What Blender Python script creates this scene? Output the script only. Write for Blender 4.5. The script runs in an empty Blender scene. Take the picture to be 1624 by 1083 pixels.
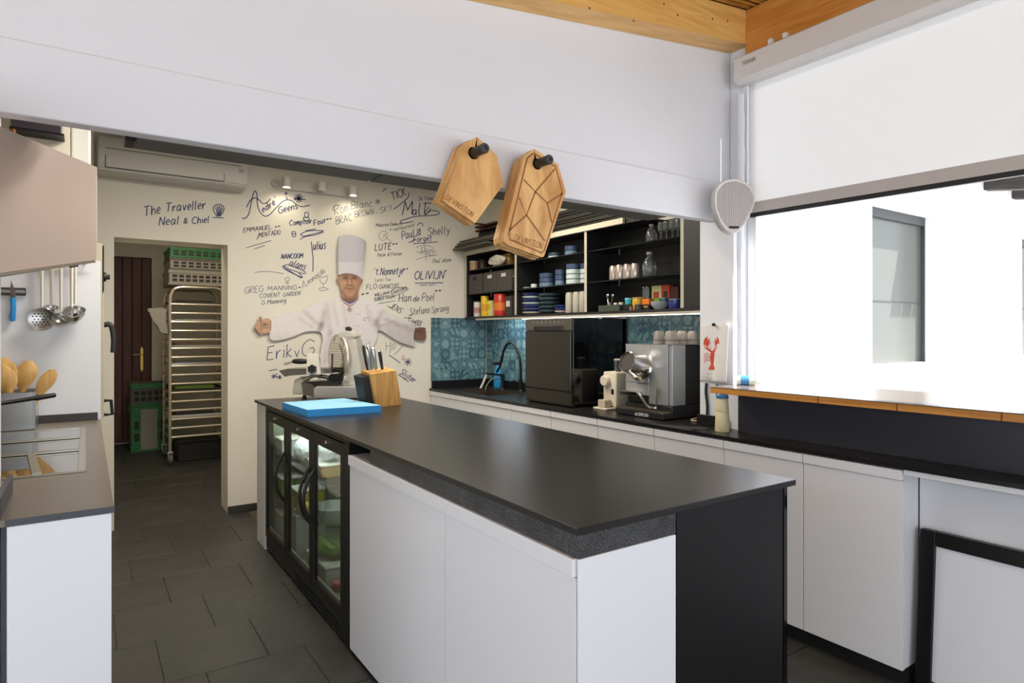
import bpy, bmesh, math, random
from mathutils import Vector, Matrix
from mathutils.geometry import delaunay_2d_cdt
random.seed(7)
D = bpy.data
SC = bpy.context.scene
COL = SC.collection

# ------------------------------------------------------------------ camera, world, sun, exposure
YAW = math.radians(34.01); FPX = 1000.7; HOR = 527.26; EYE = 1.40
cam_d = D.cameras.new('camera'); cam = D.objects.new('camera', cam_d); COL.objects.link(cam)
cam.location = (0, 0, EYE); cam.rotation_euler = (math.radians(90), 0, -YAW)
cam_d.sensor_width = 36.0; cam_d.lens = 36.0*FPX/1624.0
cam_d.shift_y = -(541.5-HOR)/1624.0
cam_d.clip_start = 0.02
SC.camera = cam
w = D.worlds.new('sky'); SC.world = w; w.use_nodes = True
bg = w.node_tree.nodes['Background']
bg.inputs[0].default_value = (0.84, 0.92, 1.0, 1); bg.inputs[1].default_value = 1.25
sun_d = D.lights.new('sun', 'SUN'); sun = D.objects.new('sun', sun_d); COL.objects.link(sun)
sun_d.energy = 6.0; sun_d.angle = 0.01; sun_d.color = (1, .98, .96)
sun.rotation_euler = Vector((0.30, -0.48, 0.85)).to_track_quat('Z', 'Y').to_euler()
vs = SC.view_settings
vs.view_transform = 'Standard'; vs.look = 'None'; vs.gamma = 1.0; vs.use_curve_mapping = False
vs.exposure = 1.2
def area(name, loc, size, power, color, rot=(0, 0, 0), sy=None):
    l = D.lights.new(name, 'AREA'); l.energy = power; l.color = color; l.size = size
    if sy: l.shape = 'RECTANGLE'; l.size_y = sy
    o = D.objects.new(name, l); o.location = loc; o.rotation_euler = rot; COL.objects.link(o); return o
area('kitchen_fill_light', (0.75, 3.3, 2.72), 0.9, 16, (1, .90, .76), sy=0.3)  # two unseen area lights added to brighten the kitchen
area('kitchen_fill_light', (2.0, 3.6, 2.72), 0.9, 17, (1, .91, .78), sy=0.3)
area('pantry_fill_light', (0.75, 6.3, 2.7), 0.4, 9, (1, .88, .72))  # unseen area light added to brighten the pantry rack

# ------------------------------------------------------------------ helpers
FW = (math.sin(YAW), math.cos(YAW)); RT = (math.cos(YAW), -math.sin(YAW))
def at(px, py, x=None, y=None, z=None):
    """point of a real plane (x=, y= or z=) that the photograph shows at px,py"""
    t = (px-812.0)/FPX; dx = FW[0]+RT[0]*t; dy = FW[1]+RT[1]*t; dz = (HOR-py)/FPX
    d = x/dx if x is not None else y/dy if y is not None else (z-EYE)/dz
    return Vector((d*dx, d*dy, EYE+d*dz))
def lin(c): return c/12.92 if c <= .04045 else ((c+.055)/1.055)**2.4
def rgb(h, k=1.0): return tuple(lin(int(h[i:i+2], 16)/255)*k for i in (0, 2, 4))+(1,)

MATS = {}
def mat(name, col, rough=.5, metal=0, noise=0, nscale=6, bump=0, bscale=40, spec=.5, trans=0, emit=0, coat=0, alpha=1, stretch=None):
    if name in MATS: return MATS[name]
    m = D.materials.new(name); m.use_nodes = True; nt = m.node_tree; b = nt.nodes['Principled BSDF']
    c = rgb(col) if isinstance(col, str) else tuple(col)+(1,)
    b.inputs['Base Color'].default_value = c; b.inputs['Roughness'].default_value = rough
    b.inputs['Metallic'].default_value = metal; b.inputs['Specular IOR Level'].default_value = spec
    b.inputs['Transmission Weight'].default_value = trans; b.inputs['Coat Weight'].default_value = coat
    b.inputs['Alpha'].default_value = alpha
    if emit: b.inputs['Emission Color'].default_value = c; b.inputs['Emission Strength'].default_value = emit
    if noise or bump:
        tc = nt.nodes.new('ShaderNodeTexCoord'); src = tc.outputs['Object']
        if stretch:
            mp = nt.nodes.new('ShaderNodeMapping'); mp.inputs['Scale'].default_value = stretch
            nt.links.new(src, mp.inputs[0]); src = mp.outputs[0]
    if noise:
        n = nt.nodes.new('ShaderNodeTexNoise'); n.inputs['Scale'].default_value = nscale; n.inputs['Detail'].default_value = 5
        r = nt.nodes.new('ShaderNodeMix'); r.data_type = 'RGBA'
        r.inputs[6].default_value = tuple(x*(1-noise) for x in c[:3])+(1,); r.inputs[7].default_value = tuple(min(1, x*(1+noise)) for x in c[:3])+(1,)
        nt.links.new(src, n.inputs['Vector']); nt.links.new(n.outputs[0], r.inputs[0]); nt.links.new(r.outputs[2], b.inputs['Base Color'])
    if bump:
        n2 = nt.nodes.new('ShaderNodeTexNoise'); n2.inputs['Scale'].default_value = bscale; n2.inputs['Detail'].default_value = 4
        bp = nt.nodes.new('ShaderNodeBump'); bp.inputs['Strength'].default_value = bump; bp.inputs['Distance'].default_value = .01
        nt.links.new(src, n2.inputs['Vector']); nt.links.new(n2.outputs[0], bp.inputs['Height']); nt.links.new(bp.outputs[0], b.inputs['Normal'])
    MATS[name] = m; return m
def wood(name, c1, c2, sc, knots=0.0, rough=.45):
    if name in MATS: return MATS[name]
    m = mat(name, c1, rough); nt = m.node_tree; b = nt.nodes['Principled BSDF']; N = nt.nodes.new; L = nt.links.new
    tc = N('ShaderNodeTexCoord'); mp = N('ShaderNodeMapping'); mp.inputs['Scale'].default_value = sc; L(tc.outputs['Object'], mp.inputs[0])
    n = N('ShaderNodeTexNoise'); n.inputs['Scale'].default_value = 1; n.inputs['Detail'].default_value = 6; n.inputs['Distortion'].default_value = .8; L(mp.outputs[0], n.inputs['Vector'])
    r = N('ShaderNodeValToRGB'); r.color_ramp.elements[0].position = .32; r.color_ramp.elements[0].color = rgb(c2)
    r.color_ramp.elements[1].position = .62; r.color_ramp.elements[1].color = rgb(c1); L(n.outputs[0], r.inputs[0]); L(r.outputs[0], b.inputs['Base Color'])
    bp = N('ShaderNodeBump'); bp.inputs['Strength'].default_value = .15; bp.inputs['Distance'].default_value = .003; L(n.outputs[0], bp.inputs['Height']); L(bp.outputs[0], b.inputs['Normal'])
    return m

class MB:
    def __init__(s): s.bm = bmesh.new()
    def box(s, x0, x1, y0, y1, z0, z1, b=0, seg=1, M=None):
        mm = Matrix.Translation(((x0+x1)/2, (y0+y1)/2, (z0+z1)/2)) @ Matrix.Diagonal((abs(x1-x0), abs(y1-y0), abs(z1-z0), 1))
        if M is not None: mm = M @ mm
        vs_ = bmesh.ops.create_cube(s.bm, size=1, matrix=mm)['verts']
        if b:
            es = list({e for v in vs_ for e in v.link_edges})
            bmesh.ops.bevel(s.bm, geom=es, offset=b, segments=seg, affect='EDGES', profile=.5)
        return s
    def face(s, pts):
        s.bm.faces.new([s.bm.verts.new(p) for p in pts]); return s
    def hexa(s, p):   # 8 points: bottom 4 then top 4
        v = [s.bm.verts.new(q) for q in p]
        for f in ((3, 2, 1, 0), (4, 5, 6, 7), (0, 1, 5, 4), (1, 2, 6, 5), (2, 3, 7, 6), (3, 0, 4, 7)): s.bm.faces.new([v[i] for i in f])
        return s
    def rings(s, rings, cap0=True, cap1=True, closed=False):
        V = [[s.bm.verts.new(p) for p in r] for r in rings]; n = len(V[0]); m = len(V)
        for i in range(m if closed else m-1):
            a, c = V[i], V[(i+1) % m]
            for j in range(n): s.bm.faces.new((a[j], a[(j+1) % n], c[(j+1) % n], c[j]))
        if not closed:
            if cap0: s.bm.faces.new(list(reversed(V[0])))
            if cap1: s.bm.faces.new(V[-1])
        return s
    def cyl(s, p, q, r0, r1=None, n=16, cap=True):
        p, q = Vector(p), Vector(q); r1 = r0 if r1 is None else r1
        d = (q-p).normalized(); a = d.orthogonal().normalized(); b = d.cross(a)
        R = lambda c, r: [c+(a*math.cos(2*math.pi*k/n)+b*math.sin(2*math.pi*k/n))*r for k in range(n)]
        return s.rings([R(p, r0), R(q, r1)], cap, cap)
    def lathe(s, prof, c=(0, 0, 0), n=20, ax=None, cap0=True, cap1=True):
        c = Vector(c); d = Vector(ax or (0, 0, 1)).normalized(); a = d.orthogonal().normalized(); b = d.cross(a)
        if ax is None: a, b = Vector((1, 0, 0)), Vector((0, 1, 0))
        return s.rings([[c+d*z+(a*math.cos(2*math.pi*k/n)+b*math.sin(2*math.pi*k/n))*max(r, 1e-4) for k in range(n)] for r, z in prof], cap0, cap1)
    def tube(s, pts, r, n=8, closed=False):
        pts = [Vector(p) for p in pts]; m = len(pts); rs = r if isinstance(r, (list, tuple)) else [r]*m; R = []; up = None
        for i in range(m):
            if closed: d = pts[(i+1) % m]-pts[i-1]
            else: d = pts[min(i+1, m-1)]-pts[max(i-1, 0)]
            d.normalize()
            if up is None: up = d.orthogonal().normalized()
            up = (up-d*up.dot(d)).normalized(); b = d.cross(up)
            R.append([pts[i]+(up*math.cos(2*math.pi*k/n)+b*math.sin(2*math.pi*k/n))*rs[i] for k in range(n)])
        return s.rings(R, closed=closed)
    def prism(s, poly, e):     # 3d polygon extruded by vector e
        a = [s.bm.verts.new(p) for p in poly]; e = Vector(e); c = [s.bm.verts.new(Vector(p)+e) for p in poly]; n = len(a)
        s.bm.faces.new(list(reversed(a))); s.bm.faces.new(c)
        for i in range(n): s.bm.faces.new((a[i], a[(i+1) % n], c[(i+1) % n], c[i]))
        return s
    def ball(s, c, r, u=12, v=8, sc=(1, 1, 1)):
        bmesh.ops.create_uvsphere(s.bm, u_segments=u, v_segments=v, radius=r, matrix=Matrix.Translation(c) @ Matrix.Diagonal((*sc, 1))); return s
    def ribbon(s, pts, wd, nrm):
        pts = [Vector(p) for p in pts]; nrm = Vector(nrm); L_, R_ = [], []
        for i in range(len(pts)):
            d = pts[min(i+1, len(pts)-1)]-pts[max(i-1, 0)]
            if d.length < 1e-7: d = Vector((1, 0, 0))
            sd = d.normalized().cross(nrm).normalized()*wd/2
            L_.append(s.bm.verts.new(pts[i]+sd)); R_.append(s.bm.verts.new(pts[i]-sd))
        for i in range(len(pts)-1): s.bm.faces.new((L_[i], L_[i+1], R_[i+1], R_[i]))
        return s
    def build(s, name, m, parent=None, smooth=False, fixn=True):
        if fixn: bmesh.ops.recalc_face_normals(s.bm, faces=s.bm.faces)
        me = D.meshes.new(name); s.bm.to_mesh(me); s.bm.free()
        me.materials.append(m)
        if smooth:
            for p in me.polygons: p.use_smooth = True
            me.set_sharp_from_angle(angle=math.radians(38))
        o = D.objects.new(name, me); COL.objects.link(o)
        if parent is not None:
            o.parent = parent
            o.location = -Vector(parent.location) if parent.parent is None else (0, 0, 0)
        return o
def tag(o, label, cat, group=None):
    o['label'] = label; o['category'] = cat
    if group: o['group'] = group
    return o
def thing(name, label, cat, loc, group=None):
    o = D.objects.new(name, None); o.location = loc; o.empty_display_size = .05; COL.objects.link(o); return tag(o, label, cat, group)
def struct(o): o['kind'] = 'structure'; return o
def stuff(o): o['kind'] = 'stuff'; return o
def dup(root, off, label=None, group=None):
    r = root.copy(); COL.objects.link(r); r.location = Vector(root.location)+Vector(off)
    if label: r['label'] = label
    if group: r['group'] = group
    for ch in list(root.children):
        c = ch.copy(); COL.objects.link(c); c.parent = r
        for g in ch.children:
            d = g.copy(); COL.objects.link(d); d.parent = c
    return r
def cat_rom(P, k=6):
    if len(P) < 3: return P
    out = []; n = len(P)
    for i in range(n-1):
        a, b, c, d = P[max(i-1, 0)], P[i], P[i+1], P[min(i+2, n-1)]
        for j in range(k):
            t = j/k
            out.append(tuple(.5*((2*b[q])+(-a[q]+c[q])*t+(2*a[q]-5*b[q]+4*c[q]-d[q])*t*t+(-a[q]+3*b[q]-3*c[q]+d[q])*t**3) for q in range(len(b))))
    out.append(tuple(P[-1])); return out

# ------------------------------------------------------------------ materials
WHITE = mat('white_plaster', 'dcdee4', .75, noise=.02, nscale=3, bump=.25, bscale=14)
CREAM = mat('cream_plaster', 'd9d4c6', .8, noise=.02, nscale=3, bump=.25, bscale=12)
LAM = mat('white_laminate', 'dbdce0', .32)
LAMM = mat('matt_white_laminate', 'dddfe5', .5)
TOP = mat('black_ceramic', '1c1a1a', .3, spec=.42, noise=.12, nscale=5, bump=.02, bscale=120)
BLK = mat('black_panel', '131315', .45, spec=.3)
GLB = mat('gloss_black', '0b0b0e', .08)
BMET = mat('black_metal', '111111', .4, spec=.3)
BPLA = mat('black_plastic', '1a1a1b', .45)
STEEL = mat('brushed_steel', 'b9b9b7', .28, metal=1, noise=.06, nscale=30, stretch=(1, 1, 30))
CHR = mat('polished_steel', 'd2d0cc', .1, metal=1)
ALU = mat('cast_aluminium', 'd8d2c6', .32, metal=.6)
GREYM = mat('grey_steel_beam', '53514c', .6, noise=.05)
GLASS = mat('clear_glass', 'f2f7f6', .02, trans=1)
SMOKE = mat('smoked_glass_shelf', '3a4240', .05, trans=.85)
def granite():
    m = mat('black_granite', '1f2021', .35); nt = m.node_tree; N = nt.nodes.new; L = nt.links.new
    tc = N('ShaderNodeTexCoord'); n = N('ShaderNodeTexNoise'); n.inputs['Scale'].default_value = 260; n.inputs['Detail'].default_value = 3
    n2 = N('ShaderNodeTexNoise'); n2.inputs['Scale'].default_value = 14; ad = N('ShaderNodeMath'); ad.operation = 'MULTIPLY_ADD'; ad.inputs[1].default_value = .25
    r = N('ShaderNodeValToRGB'); r.color_ramp.elements[0].position = .52; r.color_ramp.elements[0].color = rgb('0f0f10'); r.color_ramp.elements[1].position = .82; r.color_ramp.elements[1].color = rgb('5c5e60')
    L(tc.outputs['Object'], n.inputs['Vector']); L(tc.outputs['Object'], n2.inputs['Vector']); L(n2.outputs[0], ad.inputs[0]); L(n.outputs[0], ad.inputs[2])
    L(ad.outputs[0], r.inputs[0]); L(r.outputs[0], nt.nodes['Principled BSDF'].inputs['Base Color']); return m
GRAN = granite()
def slate():
    m = mat('slate_tile', '2e2e2c', .5); nt = m.node_tree; N = nt.nodes.new; L = nt.links.new; b = nt.nodes['Principled BSDF']
    geo = N('ShaderNodeNewGeometry'); n = N('ShaderNodeTexNoise'); n.inputs['Scale'].default_value = 5; n.inputs['Detail'].default_value = 8; n.inputs['Roughness'].default_value = .65
    L(geo.outputs['Position'], n.inputs['Vector'])
    r = N('ShaderNodeValToRGB'); r.color_ramp.elements[0].position = .3; r.color_ramp.elements[0].color = rgb('282927'); r.color_ramp.elements[1].position = .75; r.color_ramp.elements[1].color = rgb('3c3b37')
    L(n.outputs[0], r.inputs[0])
    oi = N('ShaderNodeObjectInfo'); mr = N('ShaderNodeMapRange'); mr.inputs[3].default_value = .85; mr.inputs[4].default_value = 1.12; L(oi.outputs['Random'], mr.inputs[0])
    mx = N('ShaderNodeMix'); mx.data_type = 'RGBA'; mx.blend_type = 'MULTIPLY'; mx.inputs[0].default_value = 1; L(r.outputs[0], mx.inputs[6]); L(mr.outputs[0], mx.inputs[7]); L(mx.outputs[2], b.inputs['Base Color'])
    n2 = N('ShaderNodeTexNoise'); n2.inputs['Scale'].default_value = 18; n2.inputs['Detail'].default_value = 8; L(geo.outputs['Position'], n2.inputs['Vector'])
    bp = N('ShaderNodeBump'); bp.inputs['Strength'].default_value = .35; bp.inputs['Distance'].default_value = .01; L(n2.outputs[0], bp.inputs['Height']); L(bp.outputs[0], b.inputs['Normal']); return m
SLATE = slate()
BEAM = wood('varnished_pine', 'e6b86e', 'd39f50', (2.5, 30, 30), rough=.4)
BEAM2 = wood('varnished_pine_dark', 'd09048', 'b87632', (30, 2.5, 30), rough=.4)
OAK = wood('oiled_oak', 'e2b373', 'bd8748', (12, 12, 3.5), rough=.5)
ACACIA = wood('light_acacia', 'd3a460', 'b07a3a', (40, 40, 3), rough=.45)
EDGE = wood('honey_plywood_edge', 'c98b3d', 'a96f2c', (20, 2, 60), rough=.5)
SPOON = wood('spoon_beech', 'd8ae6a', 'c19450', (30, 30, 4))
DOORW = wood('dark_stained_wood', '5e3122', '462318', (30, 30, 2), rough=.5)
RAFT = wood('weathered_rafter', '4b4642', '35312e', (20, 3, 20), rough=.8)
INK = [mat('blue_marker_ink', '2c3768', .6), mat('grey_marker_ink', '6a6d7c', .6), mat('red_marker_ink', 'b05a58', .6), mat('dark_marker_ink', '2f3550', .6)]

# ------------------------------------------------------------------ single-stroke lettering
G = {'A': '0,0 2,6 4,0;.8,2.2 3.3,2.2', 'B': '0,0 0,6 2.6,5.8 2.8,4 .2,3.2 3,2.6 3.2,.6 0,0', 'C': '3.6,5 2,6 .3,4.2 .3,1.6 2,0 3.6,.8', 'D': '0,0 0,6 2.6,5.2 3.4,3 2.4,.6 0,0', 'E': '3,6 .2,5.8 .1,0 3,.1;.1,3.1 2.4,3.2', 'F': '3,6 .2,5.8 0,0;.1,3.1 2.4,3.2', 'G': '3.6,5 2,6 .2,4.2 .3,1.2 2,0 3.5,1 3.5,2.8 2.2,2.8', 'H': '0,0 0,6;3.2,0 3.2,6;0,3 3.2,3', 'I': '.4,0 .4,6', 'J': '2.4,6 2.4,1.2 1.2,0 0,.8', 'K': '0,0 0,6;3,6 .2,2.8 3.2,0', 'L': '0,6 0,0 2.8,.1', 'M': '0,0 .5,6 2.2,2 3.9,6 4.4,0', 'N': '0,0 .2,6 3,0 3.2,6', 'O': '1.8,6 .2,4.4 .2,1.6 1.8,0 3.6,1.6 3.6,4.4 1.8,6', 'P': '0,0 0,6 2.6,5.8 2.8,3.6 .1,2.8', 'Q': '1.8,6 .2,4.4 .2,1.6 1.8,0 3.6,1.6 3.6,4.4 1.8,6;2.2,1.4 3.8,-.6', 'R': '0,0 0,6 2.6,5.8 2.7,3.8 .1,3 3,0', 'S': '3.2,5.2 1.8,6 .2,4.8 1.6,3.2 3.2,1.6 1.6,0 .1,.8', 'T': '0,6 4,6;2,6 1.9,0', 'U': '0,6 .1,1.4 1.6,0 3,1.2 3.2,6', 'V': '0,6 1.8,0 3.6,6', 'W': '0,6 1,0 2.2,4 3.4,0 4.4,6', 'X': '0,0 3.4,6;0,6 3.4,0', 'Y': '0,6 1.7,3;3.4,6 1.2,0', 'Z': '0,6 3.2,6 0,0 3.4,0',
     'a': '2.4,3.4 1.2,4 .1,2.4 .4,.4 1.6,.3 2.4,2 2.5,3.6 2.5,.6 3,0', 'b': '0,6 .1,.4 1.4,0 2.4,1.6 1.8,3.4 .2,2.4', 'c': '2.2,3.4 1.2,4 .1,2.2 .6,.2 2.2,.5', 'd': '2.3,2.8 1,3.8 .1,1.6 1,0 2.3,1.2 2.5,6 2.6,0', 'e': '.2,1.8 2.2,2.4 1.4,4 .2,2.6 .4,.5 2.2,.4', 'f': '2,5.6 1.2,6 .8,4.4 .7,0;0,3.4 1.9,3.5', 'g': '2.3,3.2 1.1,4 .1,2 1.2,.4 2.3,2 2.4,3.6 2.2,-1.4 1,-2.2 .1,-1.4', 'h': '0,6 .1,0 .3,2.6 1.5,3.8 2.2,2.6 2.3,0', 'i': '.3,3.8 .4,0;.4,5.2 .45,5.5', 'j': '1,3.8 1,-1.2 .2,-2 -.5,-1.2;1,5.2 1.05,5.5', 'k': '0,6 .1,0;2,3.8 .2,1.8 2.2,0', 'l': '.2,6 .2,.6 .9,0', 'm': '0,3.8 .1,0 .3,2.6 1.3,3.8 1.7,0 2,2.6 3,3.8 3.4,0', 'n': '0,3.8 .1,0 .3,2.6 1.5,3.8 2.1,2.6 2.2,0', 'o': '1.2,4 .1,2.4 .6,.2 1.8,.3 2.3,2.4 1.2,4', 'p': '0,3.8 0,-2.2;.1,2.6 1.4,4 2.3,2.2 1.4,.2 .1,.8', 'q': '2.3,3.2 1.1,4 .1,2 1.2,.4 2.3,2 2.4,3.6 2.4,-2.2', 'r': '0,3.8 .1,0 .3,2.4 1.8,3.8', 's': '2,3.6 .8,4 .2,2.8 1.8,1.4 1.2,.1 .1,.5', 't': '.9,5.4 .8,.6 1.8,.1;0,3.8 1.9,3.9', 'u': '0,3.8 .2,.6 1.3,.1 2.1,1.6 2.2,3.8 2.3,.4 2.8,0', 'v': '0,3.8 1.1,0 2.2,3.8', 'w': '0,3.8 .8,0 1.7,3 2.6,0 3.4,3.8', 'x': '0,0 2.2,3.8;0,3.8 2.2,0', 'y': '0,3.8 1.2,.8;2.4,3.8 .6,-2.2', 'z': '0,3.8 2.2,3.8 0,0 2.3,0',
     "'": '.3,6.2 .2,4.8', '&': '3,0 .6,4.4 1.4,6 2.2,4.6 .2,1.6 1.2,0 3,2.2', '-': '0,2.4 1.8,2.5', '.': '.2,0 .4,.2', '*': '0,4.4 2.4,4.6;.4,5.8 2,3.2;2,5.8 .4,3.2', ' ': ''}
def glyph_strokes(text, smooth=True, gap=1.1):
    x = 0; out = []
    for ch in text:
        if ch == ' ': x += 2.4; continue
        st = [[tuple(map(float, p.split(','))) for p in s.split()] for s in G[ch].split(';')]
        mx = max(p[0] for s in st for p in s)
        sharp = ch in 'AEFHIKLMNTVWXYZkvwxz*'
        for s in st:
            if sharp or len(s) < 3:
                for a_, c_ in zip(s, s[1:]): out.append([(a_[0]+x, a_[1]), ((a_[0]+c_[0])/2+x+.05, (a_[1]+c_[1])/2), (c_[0]+x, c_[1])])
            else: out.append([(p[0]+x, p[1]) for p in cat_rom(s, 4)])
        x += mx+gap
    return out, max(x-gap, .1)
def write(b, text, P0, P1, cap, wd, to3, nrm, slant=.0):
    """P0->P1 baseline in a 2D frame (y down); cap = capital height in that frame"""
    st, W = glyph_strokes(text); dx, dy = P1[0]-P0[0], P1[1]-P0[1]; Ln = math.hypot(dx, dy); ux, uy = dx/Ln, dy/Ln
    for s in st:
        pts = []
        for gx, gy in s:
            a = gx/W*Ln+slant*gy/6*cap; h = gy/6*cap
            pts.append(to3(P0[0]+ux*a+uy*h, P0[1]+uy*a-ux*h))
        b.ribbon(pts, wd, nrm)

# ------------------------------------------------------------------ structure
# floor: bed plus slate tiles
fl = struct(MB().box(-2.6, 4.2, -3.2, 9.6, -.12, -.006).build('floor', mat('dark_grout', '57503f', .9)))
tiles = []
tm = {}
def tile_mesh(wd, dp):
    k = (round(wd, 3), round(dp, 3))
    if k not in tm:
        b = MB(); b.box(-wd/2, wd/2, -dp/2, dp/2, -.012, 0, .0015); bmesh.ops.recalc_face_normals(b.bm, faces=b.bm.faces)
        me = D.meshes.new('tile'); b.bm.to_mesh(me); b.bm.free(); me.materials.append(SLATE); tm[k] = me
    return tm[k]
def lay(x0, x1, y0, y1, wd, dp):
    r = 0; y = y0
    while y < y1-.01:
        x = x0-(r*.37 % 1)*wd
        while x < x1:
            a, b_ = max(x, x0), min(x+wd, x1)
            if b_-a > .05:
                o = D.objects.new('tile', tile_mesh(b_-a-.0032, dp-.0032)); COL.objects.link(o); o.parent = fl
                o.location = ((a+b_)/2, y+dp/2, random.uniform(-.0012, .0))
            x += wd
        y += dp; r += 1
lay(-.2, 1.05, .76, 5.28, .40, .42)
lay(1.05, 2.85, -.1, 1.2, .40, .42)
lay(1.7, 2.75, 1.18, 5.28, .40, .42)
lay(.0, 1.6, 5.28, 9.2, .40, .42)
# back wall of the kitchen with doorway
DX0, DX1, DZ = .163, .906, 2.075; WY = 5.27
b = MB(); b.box(-1.2, DX0, WY, WY+.28, 0, 2.8); b.box(DX1, 3.5, WY, WY+.28, 0, 2.8); b.box(DX0, DX1, WY, WY+.28, DZ, 2.8)
wall_back = struct(b.build('wall_back', CREAM))
struct(MB().box(DX1+.0, 2.62, WY-.012, WY, 0, .055, .002).build('baseboard_back', SLATE))
struct(MB().box(-1.2, -1.0, 2.28, WY, 0, 2.8).build('wall_left', CREAM))
struct(MB().box(3.26, 3.5, 2.365, WY, 0, 2.8).build('wall_right', CREAM))
struct(MB().box(-1.2, 3.5, 2.28, WY+.28, 2.8, 2.9).build('ceiling_kitchen', CREAM))
# pantry behind the doorway
b = MB(); b.box(-.1, 0, WY+.28, 9.3, 0, 2.8); struct(b.build('wall_pantry_left', CREAM))
struct(MB().box(1.6, 1.7, WY+.28, 9.3, 0, 2.8).build('wall_pantry_right', CREAM))
b = MB(); b.box(-.1, .27, 9.2, 9.4, 0, 2.8); b.box(.69, 1.7, 9.2, 9.4, 0, 2.8); b.box(.27, .69, 9.2, 9.4, 2.345, 2.8); b.box(.27, .69, 9.32, 9.4, 0, 2.345)
struct(b.build('wall_pantry_back', CREAM))
struct(MB().box(-.1, 1.7, WY+.28, 9.4, 2.8, 2.9).build('ceiling_pantry', CREAM))
# wall over the opening: lower lintel proud of the upper wall
SLOPE = .118
def roofz(x): return 2.60+SLOPE*x
lower = MB().box(-2.6, 2.86, 2.215, 2.28, 2.005, 2.214, .006, 2)
struct(lower.build('wall_lintel', WHITE))
b = MB(); b.hexa([(-2.6, 2.232, 2.2), (2.965, 2.232, 2.2), (2.965, 2.42, 2.2), (-2.6, 2.42, 2.2), (-2.6, 2.232, roofz(-2.6)+.25), (2.965, 2.232, roofz(2.965)+.25), (2.965, 2.42, roofz(2.965)+.25), (-2.6, 2.42, roofz(-2.6)+.25)])
struct(b.build('wall_upper', WHITE))
# left pier, right pier
struct(MB().box(-2.6, -.199, 1.95, 2.28, 0, 2.005, .004).build('wall_pier_left', WHITE))
b = MB(); b.box(2.87, 3.5, 2.135, 2.36, 0, 2.10, .004); b.box(2.97, 3.5, 2.155, 2.36, 2.1005, 3.2)
struct(b.build('wall_pier_right', WHITE))
b = MB(); pts = []
for i in range(26):
    z = 1.13+i*.062; b0 = .0022*math.sin(i*1.7)+.004*math.sin(i*.4)
    pts.append((2.925+b0*.6, 2.13, z))
b.tube(pts, [.020+.0018*math.sin(i*2.3) for i in range(26)], 8)
struct(b.build('trim_1', WHITE, smooth=True))
struct(MB().box(2.967, 2.985, 2.12, 2.138, 2.1, 2.92, .002).build('trim_2', WHITE))
# window side of the terrace: parapet under the bar, frame, far end
struct(MB().box(2.86, 3.14, -3.2, 2.135, 0, 1.09).build('wall_window_parapet', WHITE))
b = MB(); b.box(2.987, 3.05, 2.078, 2.1345, 1.127, 2.95, .003); b.box(2.972, 3.05, 2.1346, 2.1545, 2.101, 2.95); struct(b.build('window_1', mat('white_powder_coat', 'e3e3e4', .4)))
struct(MB().box(2.97, 3.14, -3.2, -2.8, 1.09, 3.2).build('wall_window_end', WHITE))
struct(MB().box(2.995, 3.01, -2.8, 2.135, 2.80, 3.2).build('wall_window_head', WHITE))
# sloping reed ceiling and pine beams
b = MB(); zc = lambda x: roofz(x)+.175
b.hexa([(-2.7, -3.2, zc(-2.7)+.02), (3.01, -3.2, zc(3.01)+.02), (3.01, 2.4, zc(3.01)+.02), (-2.7, 2.4, zc(-2.7)+.02), (-2.7, -3.2, zc(-2.7)+.1), (3.01, -3.2, zc(3.01)+.1), (3.01, 2.4, zc(3.01)+.1), (-2.7, 2.4, zc(-2.7)+.1)])
ceil = struct(b.build('ceiling', mat('roof_board', 'a8712c', .8)))
REED = wood('reed_cane', 'c8913a', '9c6a22', (2, 40, 40), rough=.6)
b = MB(); y = -1.0
while y < 2.22:
    r = random.uniform(.005, .009); j = random.uniform(-.012, .012); xs = [-.5, 1.2, 2.1, 3.0]
    b.tube([(x, y+j*k, zc(x)+.012+random.uniform(-.003, .003)) for k, x in enumerate(xs)], r, 6); y += r*2+random.uniform(0, .003)
stuff(b.build('reed_canes', REED, ceil, smooth=True))
b = MB(); b.hexa([(-2.6, 2.10, roofz(-2.6)), (3.02, 2.10, roofz(3.02)), (3.02, 2.23, roofz(3.02)), (-2.6, 2.23, roofz(-2.6)), (-2.6, 2.10, roofz(-2.6)+.18), (3.02, 2.10, roofz(3.02)+.18), (3.02, 2.23, roofz(3.02)+.18), (-2.6, 2.23, roofz(-2.6)+.18)])
cb = b.build('ceiling_beam', BEAM); tag(cb, 'pale varnished pine beam along the top of the white wall', 'beam', 'pine ceiling beams')
KNOT = mat('pine_knot', '8a4f1c', .5)
b = MB()
for (px, py) in ((935, 13), (1005, 33), (1053, 6), (1075, 24), (1130, 30), (1154, 33)):
    q = at(px, py, y=2.099); b.lathe([(.006, 0), (.005, .0012)], q, 8, (0, -1, 0))
b.build('knot', KNOT, cb)
b = MB().box(2.925, 2.994, -2.8, 2.099, 2.885, 3.12); tag(b.build('ceiling_beam', BEAM2), 'orange pine beam running above the blind cassette', 'beam', 'pine ceiling beams')
# grey roller-screen beam under the lintel
b = MB(); b.box(.13, .935, 2.285, 2.42, 2.005, 2.12, .003); g1 = thing('shutter_beam', 'dark grey metal shutter beam tucked behind the white lintel', 'beam', (1.3, 2.35, 2.005))
b.build('beam_section', GREYM, g1); MB().box(.945, 2.52, 2.285, 2.42, 2.005, 2.12, .003).build('beam_section', GREYM, g1)
MB().box(.935, .945, 2.29, 2.41, 2.01, 2.115).build('joint', BLK, g1); MB().box(.10, .13, 2.30, 2.40, 2.0, 2.11, .003).build('end_cap', BLK, g1)

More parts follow.
